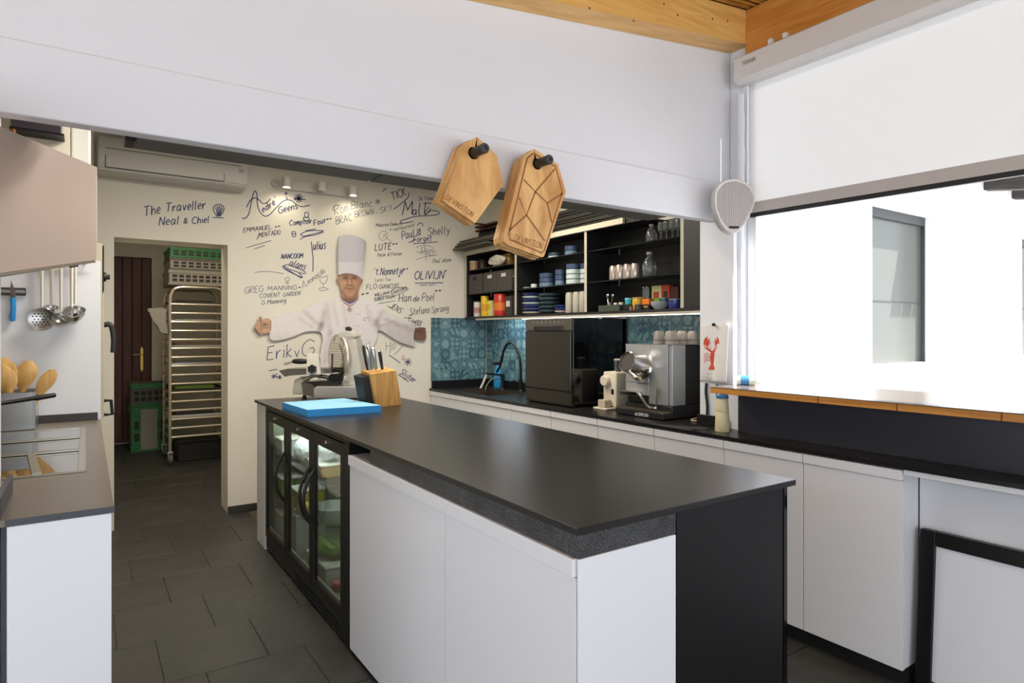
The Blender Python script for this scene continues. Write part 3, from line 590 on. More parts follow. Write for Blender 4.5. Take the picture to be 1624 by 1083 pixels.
stack(909.5, 3.07, 4, .056, .037, (CERW, CERW, CERW, CERN), 'pale bowls on the middle shelf', 'pale bowl of the broad stack on the middle shelf')
stack(928.5, 3.12, 4, .040, .037, (CERW, CERW, CERW, CERN), 'pale bowls on the middle shelf', 'pale bowl of the stack beside the right divider')
straight('dish', 'small white dish near the left end of the middle shelf', (3.04, pt(847, 0, 3.04), Z1), .026, .03, CERW, 'dish', 'odd dishes')
dish('saucer', 'flat white saucer lying near the left divider', (3.05, pt(837, 0, 3.05), Z1), .04, .009, CERW, 'saucer', 'odd dishes')
stack(907, 3.1, 2, .055, .035, (CERG, CERN), 'bowls on the top shelf', 'grey blue bowl on the top shelf beside the divider', Z2)
stack(880, 3.12, 2, .055, .022, (CERW, CERD), 'bowls on the top shelf', 'shallow dish on the top shelf behind the hanging board', Z2)
# right bay
TIN = mat('warm_steel_cup', 'bfb2a8', .28, metal=.6)
for i, px in enumerate((971.5, 983, 993.5, 1004)):
    tumbler('steel cup, %s of four on the right middle shelf' % ('first', 'second', 'third', 'last')[i], (3.07, 3.06, 3.07, 3.08)[i], pt(px, 0, 3.06), Z1, .030, .10, TIN, 'steel cups', 'steel_cup', 'cup')
def bottle(label, x, y, z, r, h, m, grp='glass bottles'):
    o = thing('glass_bottle', label, 'bottle', (x, y, z), grp)
    MB().lathe([(r*.9, 0), (r, .006), (r, h*.5), (r*.75, h*.68), (r*.32, h*.78), (r*.32, h*.9)], (x, y, z), 20).build('bottle_body', m, o, smooth=True)
    MB().lathe([(r*.42, h*.902), (r*.46, h*.93), (r*.44, h*.99), (r*.3, h)], (x, y, z), 16).build('stopper', mat('pale_stopper', '8f8d84', .3), o, smooth=True)
TG = mat('faint_glass', 'c8cfcb', .04, trans=.92)
bottle('round glass bottle with a stopper on the right middle shelf', 3.08, pt(1030, 0, 3.08), Z1, .045, .165, TG)
bottle('glass bottle on the top right shelf under the shutter beam', 3.08, pt(1033, 0, 3.08), Z2, .035, .12, TG)
for i, px in enumerate((1048, 1057, 1066, 1075)):
    o = thing('wine_glass', 'wine glass, %s of four on the top right shelf' % ('first', 'second', 'third', 'last')[i], 'glass', (3.08, pt(px, 0, 3.08), Z2), 'wine glasses'); c = (3.08, pt(px, 0, 3.08), Z2)
    MB().lathe([(.022, 0), (.02, .002), (.004, .005), (.004, .05), (.018, .065), (.022, .09), (.018, .12), (.017, .12), (.02, .09), (.016, .068)], c, 16).build('glass_body', TG, o, smooth=True)
# lower right shelf
gx = 3.07
o = thing('utensil_tray', 'dark green glass tray holding small utensils and jars', 'tray', (gx, pt(975, 0, gx), Z0)); ya, yb = pt(992, 0, gx), pt(959, 0, gx)
b = MB(); b.box(gx-.06, gx+.06, ya, yb, Z0, Z0+.004); b.box(gx-.06, gx-.056, ya, yb, Z0+.004, Z0+.042); b.box(gx+.056, gx+.06, ya, yb, Z0+.004, Z0+.042); b.box(gx-.056, gx+.056, ya, ya+.004, Z0+.004, Z0+.042); b.box(gx-.056, gx+.056, yb-.004, yb, Z0+.004, Z0+.042)
b.build('tray_body', mat('green_tray', '3c473a', .3), o)
zt_ = Z0+.0048
o = thing('teaspoon_cup', 'small cup of teaspoons standing in the green tray', 'cup', (gx, pt(967, 0, gx), zt_)); c = (gx, pt(967, 0, gx), zt_)
MB().lathe([(.016, 0), (.018, .055), (.016, .055), (.014, .006)], c, 14).build('cup_body', TG, o, smooth=True)
for k in range(4):
    a = k*1.7; b = MB(); b.tube([(c[0]+.006*math.cos(a), c[1]+.006*math.sin(a), zt_+.008), (c[0]+.022*math.cos(a), c[1]+.024*math.sin(a), zt_+.10)], .0022, 6); b.ball((c[0]+.023*math.cos(a), c[1]+.025*math.sin(a), zt_+.108), .008, 8, 6, (.5, 1, 1.4)); b.build('teaspoon', CHR, o, smooth=True)
SG = 'small jars and boxes on the lower right shelf'
can('spice_jar', 'small beige jar in the green tray', pt(977, 0, gx), gx, zt_, .016, .05, mat('beige_jar', 'b3a27f', .4), WJ, 'jar', SG)
can('spice_jar', 'cream jar in the green tray next to the turquoise jar', pt(985.5, 0, gx), gx, zt_, .018, .052, WJ, mat('beige_lid', 'c9b98f', .4), 'jar', SG)
carton('black_box', 'black box under the turquoise jar', pt(996.5, 0, 3.06), 3.06, Z0, .05, .055, .042, BPLA, 'box', SG)
can('spice_jar', 'turquoise jar standing on the black box', pt(996.5, 0, 3.06), 3.06, Z0+.0425, .023, .04, mat('turquoise_jar', '2aa0ac', .35), mat('aqua_lid', '6fc3c9', .4), 'jar', SG)
can('honey_jar', 'round jar of yellow honey on the lower right shelf', pt(1013, 0, 3.09), 3.09, Z0+.0, .044, .085, mat('honey', 'c29a2e', .2, coat=.5), mat('tan_lid', 'a98a45', .4), 'jar', SG)
can('dark_pot', 'dark stone pot in front of the honey jar', pt(1013, 0, 3.025), 3.025, Z0, .027, .034, DK, DK, 'pot', SG)
can('shell_pot', 'small reddish pot beside the black box', pt(1001, 0, 3.02), 3.02, Z0, .012, .03, mat('rust', '8d5a4b', .5), DK, 'pot', SG)
carton('tea_box', 'orange box lying on a dark box on the lower right shelf', pt(1028, 0, 3.06), 3.06, Z0+.034, .05, .062, .038, OR, 'box', SG)
carton('black_box', 'dark box under the orange box', pt(1028, 0, 3.06), 3.06, Z0, .05, .062, .0335, BPLA, 'box', SG, mark=mat('gold_mark', 'a98a4a', .4))
for i, px in enumerate((1021, 1026.5)): can('slim_vase', '%s slim dark vase behind the honey jar' % ('left', 'right')[i], pt(px, 0, 3.17), 3.17, Z0, .012, .165, TG, CHR, 'vase', SG)
o = dish('serving_bowl', 'wide pale grey bowl on the lower right shelf', (3.075, pt(1047, 0, 3.075), Z0), .062, .05, mat('grey_bowl', '9aa0a3', .4), 'bowl', SG)
carton('tea_carton', 'cream carton with a red emblem behind the grey bowl', pt(1045, 0, 3.19), 3.19, Z0, .05, .085, .165, mat('cream_carton', 'd5c98f', .5), 'box', SG, mark=mat('red_emblem', 'b04a3a', .5))
carton('tea_carton', 'orange red carton beside the cream carton', pt(1059.5, 0, 3.19), 3.19, Z0, .05, .062, .165, mat('red_carton', 'c4482a', .45), 'box', SG, mark=DK)
carton('tea_carton', 'dark red box at the right end of the lower shelf', pt(1073, 0, 3.19), 3.19, Z0, .05, .07, .15, mat('dark_red_carton', '4c1d19', .45), 'box', SG)
carton('green_packet', 'bright green packet standing behind the grey bowl', pt(1042, 0, 3.148), 3.148, Z0, .012, .05, .08, mat('lime_packet', '6cb043', .5), 'packet', SG, mark=OR)
can('blue_cup', 'blue grey cup behind the grey bowl', pt(1054, 0, 3.135), 3.135, Z0, .026, .076, CERN, CERG, 'cup', SG)
straight('blue_bowl', 'dark blue bowl against the right divider', (3.07, pt(1071, 0, 3.07), Z0), .042, .06, CERB, 'bowl', SG, CERW)
# boards and trays piled on top of the wall cabinet
SLB = mat('dark_slate_board', '34322d', .5); SLB2 = mat('olive_slate_board', '5b5749', .6)
zc_ = ZT+.0125; GB = 'boards piled on the wall cabinet'
for k, (x0, x1, ya, yb, h, m, la) in enumerate((
    (2.86, 3.20, 4.62, 5.24, .016, SLB2, 'lowest slate board of the left pile on the wall cabinet'),
    (2.87, 3.20, 4.56, 5.22, .016, SLB, 'second slate board of the left pile on the wall cabinet'),
    (2.88, 3.20, 4.50, 5.20, .018, SLB2, 'third slate board of the left pile on the wall cabinet'),
    (2.90, 3.20, 4.46, 5.18, .018, SLB, 'fourth slate board of the left pile on the wall cabinet'))):
    z = ZT+.0375+k*.0215+(0 if k else 0)
    o = thing('serving_board', la, 'board', ((x0+x1)/2, (ya+yb)/2, z), GB)
    b = MB(); b.box(x0, x1, ya, yb, z, z+h, .003); b.build('board_body', m, o)
    MB().box(x0+.02, x1-.02, ya+.02, yb-.02, z+h, z+h+.003, .001).build('raised_field', SLB, o)
o = thing('pile_spacer', 'black batten carrying the board pile', 'batten', (3.1, 4.9, zc_)); MB().box(3.02, 3.2, 4.5, 5.2, zc_, ZT+.037).build('batten_body', BLK, o)
for k in range(7):
    z = zc_+k*.0265; x0 = 3.0+.012*(k % 2)
    if k == 0: z = zc_
    o = thing('black_tray', '%s black tray of the right pile on the wall cabinet' % ORD[k], 'tray', (3.12, 3.75, z), GB)
    b = MB(); b.box(x0+.015, 3.22, 3.02+.03*k, 4.34-.02*k, z, z+.012, .003); b.build('tray_body', BLK if k % 2 else SLB, o)
    MB().box(x0+.015, 3.22, 3.02+.03*k, 4.34-.02*k, z+.0125, z+.024, .002).build('tray_rim', SLB, o)
BW = mat('brown_wenge', '3a2218', .5)
zt2 = ZT+.0375+4*.0215
for k, (x0, ya, yb, la) in enumerate(((2.95, 4.62, 4.98, 'lower dark brown wooden board over the slate pile'), (2.93, 4.60, 4.95, 'upper dark brown wooden board over the slate pile'))):
    z = zt2+.06+k*.03
    o = thing('wooden_board', la, 'board', (3.05, 4.8, z), GB); MB().box(x0, 3.2, ya, yb, z, z+.016, .003).build('board_body', BW, o); MB().cyl((x0-.10, (ya+yb)/2, z+.008), (x0, (ya+yb)/2, z+.008), .009, n=8).build('grip', BW, o)
o = thing('black_crate', 'black box standing on the board pile', 'box', (3.1, 4.7, zt2)); MB().box(3.0, 3.2, 4.5, 5.0, zt2, zt2+.0595, .003).build('box_body', BLK, o); MB().box(3.03, 3.2, 4.42, 4.59, zt2+.0, zt2+.21, .003).build('box_upright', BLK, o)

# ------------------------------------------------------------------ machines on the side worktop
DWM = mat('dark_steel_door', '403e39', .2, metal=.75, noise=.05)
o = thing('dishwasher', 'black dishwasher with a recessed handle standing on the side worktop', 'dishwasher', (2.95, 3.6, ZC))
MB().box(2.757, 3.22, 3.337, 3.88, ZC+.004, 1.502, .003).build('housing', GLB, o)
MB().box(2.737, 2.756, 3.34, 3.876, 1.415, 1.498, .003).build('control_panel', mat('dark_panel', '57544e', .3, metal=.5), o)
d = MB().box(2.735, 2.756, 3.34, 3.876, .995, 1.410, .004).build('door', DWM, o)
MB().box(2.728, 2.7365, 3.42, 3.76, 1.414, 1.444, .003).build('handle_bar', GLB, d)
MB().box(2.742, 2.756, 3.34, 3.876, ZC+.008, .989, .002).build('kick_plate', DWM, o)
b = MB()
for k in range(8): y = 3.42+k*.05; b.cyl((2.7368, y, 1.472), (2.7345, y, 1.472), .007, n=10)
b.build('button', mat('panel_button', '77746c', .4), o)
for sx in (2.78, 3.18):
    for sy in (3.37, 3.85): MB().cyl((sx, sy, ZC+.0002), (sx, sy, ZC+.0045), .02, n=12).build('foot', BPLA, o)
IV = mat('ivory_enamel', 'd6ccb9', .4)
o = thing('coffee_grinder', 'cream coffee grinder with a round dial and a clear hopper', 'grinder', (2.99, 3.16, ZC))
MB().box(2.925, 3.09, 3.095, 3.225, ZC+.014, 1.135, .012, 3).build('grinder_body', IV, o, smooth=True)
MB().box(2.84, 3.09, 3.10, 3.23, ZC+.0005, ZC+.0135, .004, 2).build('base_plate', IV, o)
MB().box(2.855, 2.915, 3.13, 3.20, ZC+.014, ZC+.065, .006, 2).build('catch_tray', mat('ivory_dark', 'b9ad97', .4), o)
MB().lathe([(.034, 0), (.036, .008), (.036, .03), (.03, .036)], (2.925, 3.185, 1.075), 24, (-1, -.15, 0)).build('dial', IV, o, smooth=True)
MB().box(2.921, 2.9255, 3.118, 3.14, .985, 1.02, .001).build('switch', BLK, o)
MB().lathe([(.02, 0), (.026, .01), (.028, .075)], (2.99, 3.145, 1.136), 18, cap1=False).build('hopper', TG, o, smooth=True)
MB().lathe([(.029, .0755), (.029, .083), (.02, .086)], (2.99, 3.145, 1.136), 18).build('hopper_lid', mat('ivory_dark', 'b9ad97'), o, smooth=True)
o = thing('coffee_machine', 'silver coffee machine with a polished drum and black sides', 'coffee machine', (3.0, 2.75, ZC))
b = MB(); b.box(2.785, 2.87, 2.55, 2.955, ZC+.003, .928, .006, 2); b.box(2.87, 3.2, 2.56, 2.955, ZC+.003, .96, .004); b.build('base', mat('black_satin', '202024', .35), o)
b = MB(); write(b, 'NESPRESSO', (1007, 658.6), (1027.5, 661), 4.4, .0035, lambda px, py: at(px, py, x=2.7842), (-1, 0, 0)); b.build('maker_name', mat('silver_print', 'c9c9c9', .4), o, fixn=False)
MB().box(2.795, 2.862, 2.565, 2.94, .9283, .932).build('drip_grid', mat('warm_steel', 'a5977f', .3, metal=.9), o)
MB().box(2.885, 3.2, 2.575, 2.95, .9605, 1.322, .004).build('housing', BPLA, o)
b = MB(); b.box(2.872, 2.884, 2.60, 2.75, .962, 1.325, .003, 2); b.box(2.872, 2.884, 2.753, 2.952, 1.085, 1.325, .002); b.box(2.872, 2.884, 2.753, 2.952, 1.01, 1.081, .002); b.box(2.884, 3.0, 2.572, 2.60, .962, 1.325, .002)
b.build('front_panel', mat('blued_steel', 'b4b7bb', .34, metal=.6), o)
MB().box(2.872, 3.2, 2.573, 2.952, 1.3253, 1.3275).build('cup_rack', STEEL, o)
ca = at(994, 573, x=2.735); cb_ = at(1018, 583, x=2.872); ax_ = (ca-cb_)
ln = ax_.length
MB().lathe([(.088, -.004), (.088, .008), (.080, .016), (.060, ln-.006), (.063, ln), (.059, ln+.002)], cb_, 32, ax_, cap1=False).build('drum', CHR, o, smooth=True)
MB().lathe([(.059, ln-.012), (.059, ln-.008)], cb_, 32, ax_).build('drum_face', mat('dark_face', '4b4744', .35), o)
b = MB(); b.box(2.815, 2.872, 2.80, 2.945, 1.005, 1.035, .006, 2); b.build('spout_block', CHR, o)
b = MB(); b.tube([(2.83, 2.80, 1.03), (2.82, 2.76, 1.0), (2.815, 2.72, .965), (2.815, 2.69, .95), (2.83, 2.66, .948)], .007, 8); b.tube([(2.86, 2.665, 1.06), (2.845, 2.665, .94)], .006, 8); b.build('steam_wand', CHR, o, smooth=True)
CUP = mat('grey_stoneware', '8c857c', .5, noise=.06)
for i, (x, y) in enumerate(((2.93, 2.72), (2.94, 2.625), (3.03, 2.625), (3.12, 2.62), (3.03, 2.72))):
    o = thing('espresso_cup', 'grey cup upside down on the coffee machine, %s' % ('leftmost in front', 'second in front', 'third in the row', 'rightmost in the row', 'behind the leftmost')[i], 'cup', (x, y, 1.328), 'grey cups on the coffee machine')
    MB().lathe([(.036, 0), (.0355, .02), (.03, .07), (.024, .078), (.022, .082), (.0, .082)], (x, y, 1.328), 20).build('cup_body', CUP, o, smooth=True)
    MB().lathe([(.0363, .022), (.0358, .028)], (x, y, 1.328), 20, cap0=False, cap1=False).build('groove', mat('dark_stoneware', '5d574f', .6), o, smooth=True)
# tap, bottle and brushes at the sink
o = thing('kitchen_tap', 'tall black arched tap with a pull-down spout at the sink', 'tap', (3.12, 4.42, ZC))
P = [at(px, py, x=3.13) for px, py in ((826, 613), (826, 590), (824, 568), (818, 552), (811, 544), (804, 546), (799, 556), (796, 568), (793, 580), (788, 590))]
P[0].z = ZC+.02
MB().tube(cat_rom([tuple(p) for p in P], 4), .0115, 10).build('spout', BMET, o, smooth=True)
MB().lathe([(.028, .0004), (.026, .012), (.018, .02), (.017, .11)], (P[0].x, P[0].y, ZC), 18).build('tap_base', BMET, o, smooth=True)
b = MB(); b.tube([(P[0].x-.016, P[0].y, ZC+.07), (P[0].x-.07, P[0].y+.02, ZC+.10)], .006, 8); b.build('lever', BMET, o, smooth=True)
o = thing('filter_tap', 'low black tap with a cross bar and white levers left of the arched tap', 'tap', (3.12, 4.75, ZC))
yq = at(797, 600, x=3.13).y; yq2 = at(776, 600, x=3.13).y
b = MB(); b.lathe([(.026, .0004), (.02, .01), (.016, .02), (.016, .14)], (3.13, yq, ZC), 16); b.tube([(3.13, yq, ZC+.13), (3.10, yq2, ZC+.13)], .010, 8); b.build('tap_body', BMET, o, smooth=True)
b = MB(); b.tube([(3.10, yq2, ZC+.125), (3.06, yq2+.01, ZC+.03), (3.03, yq2+.01, ZC-.02)], .010, 8); b.build('white_nozzle', mat('bone_plastic', 'cfc9bb', .4), o, smooth=True)
b = MB(); b.tube(cat_rom([(3.12, yq+.03, ZC+.10), (3.07, yq+.08, ZC+.09), (3.03, yq+.11, ZC+.03), (3.02, yq+.12, ZC-.03)], 4), .007, 8); b.build('steel_hose', STEEL, o, smooth=True)
o = thing('spray_bottle', 'bright blue cleaning bottle behind the sink tap', 'bottle', (3.19, 4.83, ZC)); cy = at(790, 600, x=3.19).y
MB().lathe([(.04, .0004), (.045, .01), (.045, .12), (.02, .19), (.014, .21)], (3.19, cy, ZC), 18).build('bottle_body', mat('cleaner_blue', '2f9bd8', .3), o, smooth=True)
b = MB(); b.box(3.13, 3.205, cy-.012, cy+.012, ZC+.2105, ZC+.24, .004); b.build('spray_head', BPLA, o)
# white cable on the worktop
b = MB(); pts = [(3.06, 2.52, .8925), (2.98, 2.49, .8905), (2.93, 2.47, .8905), (2.91, 2.44, .8905), (2.93, 2.42, .8905), (2.98, 2.44, .893), (3.05, 2.475, .899), (3.1, 2.49, .905)]
b.tube(cat_rom(pts, 5), .0045, 8); tag(b.build('power_cable', mat('ivory_cable', 'c9b8a4', .5), None, smooth=True), 'pale cable looping on the worktop beside the coffee machine', 'cable')
# ------------------------------------------------------------------ on and around the right pier
o = thing('tea_towel', 'white tea towel printed with a red lobster hanging on the pier', 'towel', (2.86, 2.25, 1.12))
b = MB(); ny, nz = 24, 18; rows = []
def twx(a, c): return 2.858-.006*math.sin(a*9+c*2)*(.25+c)-.004
for j in range(nz+1):
    c = j/nz; row = []
    for i in range(ny+1):
        a = i/ny; yw = 2.338-a*.185*(1-.07*c); row.append((twx(a, c)-(.012*max(0, a-.72)/.28*c), yw, 1.448-c*.325+.004*math.sin(a*3)))
    rows.append(row)
V = [[b.bm.verts.new(p) for p in r] for r in rows]
for j in range(nz):
    for i in range(ny): b.bm.faces.new((V[j][i], V[j][i+1], V[j+1][i+1], V[j+1][i]))
tw = b.build('cloth', mat('towel_linen', 'dbd8d4', .85), o, smooth=True)
sm = tw.modifiers.new('thick', 'SOLIDIFY'); sm.thickness = .002; sm.offset = 0
LOB = mat('lobster_red', 'c4452c', .7)
def lobpoly(pts, dx=0):
    r = [];
    for px, py in pts:
        q = at(px, py, x=2.846); a = (2.338-q.y)/.185; c = (1.448-q.z)/.325; q.x = twx(a, c)-.0016-dx; r.append(q)
    return r
b = MB()
for pl in (((1126, 556), (1131, 556), (1132, 566), (1131, 578), (1134, 586), (1121, 586), (1125, 578), (1124, 566)),
           ((1117, 552), (1115, 545), (1116, 538), (1121, 533), (1121, 540), (1124, 536), (1124, 544), (1121, 550), (1127, 557), (1125, 559)),
           ((1138, 551), (1140, 545), (1139, 538), (1135, 533), (1135, 540), (1132, 536), (1132, 545), (1134, 550), (1129, 557), (1131, 559))):
    b.bm.faces.new([b.bm.verts.new(p) for p in lobpoly(pl)])
for k in range(4):
    for s in (-1, 1):
        L_ = [(1128+s*4, 562+k*3.2), (1128+s*9, 560+k*3.6), (1128+s*12, 563+k*4)]
        b.ribbon(lobpoly(L_, .0002), .0035, (-1, 0, 0))
b.ribbon(lobpoly([(1127, 555), (1124, 548), (1126, 541)], .0002), .002, (-1, 0, 0)); b.ribbon(lobpoly([(1130, 555), (1132, 548), (1130, 541)], .0002), .002, (-1, 0, 0))
b.build('printed_lobster', LOB, o, fixn=False)
b = MB()
for k, (p, q) in enumerate((((1119, 593), (1137, 594)), ((1116, 598), (1140, 599)), ((1118, 601), (1138, 602)))): b.ribbon(lobpoly([p, ((p[0]+q[0])/2, (p[1]+q[1])/2), q]), .003, (-1, 0, 0))
b.build('printed_lines', mat('faded_print', 'a9a8aa', .8), o, fixn=False)
MB().lathe([(.008, 0), (.009, .01), (.005, .014)], (2.851, 2.245, 1.443), 12, (-1, 0, 0)).build('pin', BMET, o, smooth=True)
for i, (ya, wd, z0) in enumerate(((2.306, .014, .944), (2.235, .006, .944))):
    b = MB(); pts = [(2.862, ya, 1.118), (2.861, ya+.004, 1.07), (2.862, ya-.002, 1.02), (2.861, ya-.006, .98), (2.862, ya-.004, z0)]
    b.tube(cat_rom(pts, 4), wd/2, 8); tag(b.build('power_cable', BPLA, None, smooth=True), ('thick black strap hanging below the lobster towel', 'thin black cord hanging right of the strap under the towel')[i], 'cord')
o = thing('cream_bottle', 'tall cream bottle with a blue collar standing at the end of the bar', 'bottle', (2.745, 2.12, ZC)); c = (2.747, 2.112, ZC)
MB().lathe([(.036, .0004), (.038, .004), (.034, .10), (.0335, .101)], c, 24).build('bottle_body', mat('cream_ceramic', 'd8cca4', .35), o, smooth=True)
MB().lathe([(.0335, .1015), (.034, .104), (.030, .165), (.028, .172)], c, 24).build('upper_body', MATS['cream_ceramic'], o, smooth=True)
MB().lathe([(.031, .1725), (.032, .176), (.031, .188), (.02, .198)], c, 24).build('collar', mat('collar_blue', '3d6f9c', .4), o, smooth=True)
o = thing('cloth_roll', 'small blue and white roll lying on the end of the bar by the pier', 'roll', (2.80, 2.03, 1.1265))
MB().cyl((2.795, 2.06, 1.1265+.026), (2.845, 1.99, 1.1265+.026), .0255, n=18).build('roll_body', mat('roll_white', 'd8d6cc', .7), o, smooth=True)
MB().lathe([(.0262, .02), (.0262, .06)], (2.795, 2.06, 1.1265+.0262), 18, (.05, -.07, 0), cap0=False, cap1=False).build('blue_band', mat('band_blue', '3a7fb5', .5), o, smooth=True)
# loudspeaker
C0 = at(1163, 327, y=2.06); dS = C0.x*FW[0]+C0.y*FW[1]; sS = dS/FPX; UR = Vector((RT[0], RT[1], 0)); UF = Vector((FW[0], FW[1], 0)); UZ = Vector((0, 0, 1))
outl = cat_rom([(1165, 283), (1184, 291), (1195, 306), (1196, 322), (1188, 342), (1176, 362), (1162, 371), (1147, 364), (1136, 343), (1131, 320), (1134, 300), (1146, 287), (1165, 283)], 5)[:-1]
Q = lambda px, py, dp: C0+UR*(px-1163)*sS+UZ*(327-py)*sS+UF*dp
o = thing('loudspeaker', 'white pear-shaped loudspeaker mounted at the corner of the lintel', 'speaker', tuple(C0))
b = MB(); R = []
for dp, k in ((-.012, .9), (-.016, .96), (-.006, 1.0), (.03, 1.0), (.075, .9), (.10, .6)): R.append([Q(1163+(px-1163)*k, 327+(py-327)*k, dp) for px, py in outl])
b.rings(R); b.build('shell', mat('speaker_white', 'd9d6d3', .45), o, smooth=True)
b = MB(); b.bm.faces.new([b.bm.verts.new(Q(1164+(px-1163)*.86, 326+(py-327)*.86, -.0135)) for px, py in outl]); b.build('grille', mat('speaker_grille', 'a9a4a3', .6), o)
b = MB()
for k in range(15):
    px = 1138+k*3.6; ins = [py for (qx, py) in outl if abs(1164+(qx-1163)*.84-px) < 3]
    if len(ins) < 2: continue
    y0, y1 = 326+(min(ins)-327)*.83, 326+(max(ins)-327)*.83
    b.hexa([Q(px-.6, y1, -.0145), Q(px+.6, y1, -.0145), Q(px+.6, y1, -.0137), Q(px-.6, y1, -.0137), Q(px-.6, y0, -.0145), Q(px+.6, y0, -.0145), Q(px+.6, y0, -.0137), Q(px-.6, y0, -.0137)])
stuff(b.build('grille_rib', mat('speaker_rib', 'c2bcbb', .6), o))
b = MB(); b.prism([Q(1155, 363, -.0145), Q(1170, 363, -.0145), Q(1170, 359.5, -.0145), Q(1155, 359.5, -.0145)], UF*-.002); b.build('badge', BMET, o)
b = MB(); pA = Q(1163, 320, .09); b.cyl(pA, (pA.x+.02, 2.2145, pA.z), .018, n=12); b.build('bracket', mat('speaker_white', 'd9d6d3'), o)

# ------------------------------------------------------------------ wooden boards hanging from the lintel
def board_stack(front_px, peg_px, n, names, text, cornerk, groove):
    y0 = 2.122; th = .022; gp = .0045
    cx_ = sum(p[0] for p in front_px)/len(front_px)
    pc = at(*peg_px, y=y0); out = []
    for k in range(n):
        y = y0+k*(th+gp); base = [at(px, py, y=y0) for px, py in front_px]
        off = Vector((random.uniform(-.004, .004), 0, random.uniform(-.006, .002))) if k else Vector((0, 0, 0))
        # keyhole polygon: outline, slit to the peg hole, hole, back
        i0 = max(range(len(base)), key=lambda i: base[i].z)
        ol = base[i0:]+base[:i0]
        a0 = math.atan2(ol[0].z-pc.z, ol[0].x-pc.x)
        def area2(p): return sum(p[i].x*p[(i+1) % len(p)].z-p[(i+1) % len(p)].x*p[i].z for i in range(len(p)))
        sg = -1 if area2(ol) > 0 else 1
        hole = [Vector((pc.x+.024*math.cos(a0+sg*2*math.pi*j/14), y0, pc.z+.024*math.sin(a0+sg*2*math.pi*j/14))) for j in range(15)]
        # two halves joined along the slit keeps the mesh simple
        poly = ol+[ol[0]+Vector((1e-4, 0, 0))]+hole
        polyv = [Vector((p.x, y, p.z))+off for p in poly]
        t = thing('serving_board', names[k], 'board', tuple(polyv[0]), 'oak boards hung on the lintel')
        b = MB()
        f = b.bm.faces.new([b.bm.verts.new(p) for p in polyv]); r = bmesh.ops.triangulate(b.bm, faces=[f])
        ex = bmesh.ops.extrude_face_region(b.bm, geom=list(b.bm.faces)); bmesh.ops.translate(b.bm, verts=[v for v in ex['geom'] if isinstance(v, bmesh.types.BMVert)], vec=(0, th, 0))
        b.build('board_body', OAK, t); out.append(t)
        if k == 0:
            b = MB(); wr = lambda px, py: at(px, py, y=y0-.0006)
            for tx, P, Q_, cp in text: write(b, tx, P, Q_, cp, .0034, wr, (0, -1, 0))
            b.build('engraved_name', mat('darker_wood', '9c6a34', .6), t, fixn=False)  # name laid on as flat strokes in a darker wood colour
            if groove:
                b = MB()
                for g in groove: b.ribbon([wr(*p) for p in g], .0075, (0, -1, 0))
                b.build('carved_groove', mat('carved_wood', '8f5d2c', .6), t, fixn=False)
    p = thing('board_peg', 'black rubber-capped peg through the %s boards' % ('large grooved' if groove else 'plain pentagonal'), 'peg', (pc.x, 2.2, pc.z), 'black pegs on the lintel')
    MB().cyl((pc.x, 2.2145, pc.z), (pc.x, 2.045, pc.z), .019, n=18).build('peg_sleeve', BPLA, p, smooth=True)
    b = MB().lathe([(.0195, 0), (.0205, .004), (.018, .010), (.009, .0102), (.008, .004)], (pc.x, 2.0445, pc.z), 18, (0, -1, 0)); b.build('peg_cap', mat('rubber_grey', '3a3a3d', .6), p, smooth=True)
board_stack([(756.6, 217), (787.4, 245.7), (799, 292), (753.5, 354), (701.4, 318), (736, 227.6)], (751, 243), 3,
            ('plain pentagonal oak board, front one of the left hanging stack', 'plain oak board in the middle of the left hanging stack', 'plain oak board at the back of the left hanging stack'),
            [('DEVINSTON', (706, 315.5), (748, 344), 8)], 0, None)
board_stack([(847, 236), (885, 260.5), (897.5, 304), (863, 406), (860, 408), (806, 389), (799, 383), (798, 374), (830, 250), (834, 245.7)], (852, 260), 3,
            ('large oak board carved with crossing lines, front one of the right hanging stack', 'large oak board in the middle of the right hanging stack', 'large oak board at the back of the right hanging stack'),
            [('DEVINSTON', (815.5, 381.5), (858, 395), 10)], 0,
            [[(831, 285), (849, 304), (880, 268)], [(849, 304), (868, 322), (892, 307)], [(868, 322), (875, 353)], [(849, 304), (835, 341), (823, 313)], [(835, 341), (808, 365)], [(835, 341), (864, 382)],
             [(845, 243), (836, 251), (807, 371), (809, 380), (859, 401), (863, 398), (892, 304), (881, 264), (846, 243)]])

# ------------------------------------------------------------------ roller blind in the window opening
o = thing('roller_blind', 'white roller blind half lowered over the window opening', 'blind', (2.95, 0, 2.1))
BW_ = mat('blind_white', 'd9d6d4', .4)
b = MB(); prof = [(2.895, 2.755), (2.895, 2.870), (2.905, 2.878), (2.985, 2.878), (2.985, 2.735), (2.93, 2.735)]
b.rings([[(x, 2.15, z) for x, z in prof], [(x, -2.75, z) for x, z in prof]]); cs = b.build('cassette', BW_, o)
b = MB(); wr = lambda px, py: at(px, py, x=2.8935)
write(b, 'saxun', (1178.5, 103.2), (1199, 95.2), 8.5, .0032, wr, (-1, 0, 0)); b.build('maker_name', mat('grey_print', '8b8380', .6), cs, fixn=False)
m = D.materials.new('blind_fabric'); m.use_nodes = True; nt = m.node_tree; nt.nodes.clear(); N = nt.nodes.new; L = nt.links.new
oo = N('ShaderNodeOutputMaterial'); mi = N('ShaderNodeMixShader'); d1 = N('ShaderNodeBsdfDiffuse'); d2 = N('ShaderNodeBsdfTranslucent'); d1.inputs[0].default_value = rgb('e9eaec'); d2.inputs[0].default_value = rgb('dcdbd9'); mi.inputs[0].default_value = .42
L(d1.outputs[0], mi.inputs[1]); L(d2.outputs[0], mi.inputs[2]); L(mi.outputs[0], oo.inputs[0])
zb0, zb1 = 2.02, 1.945
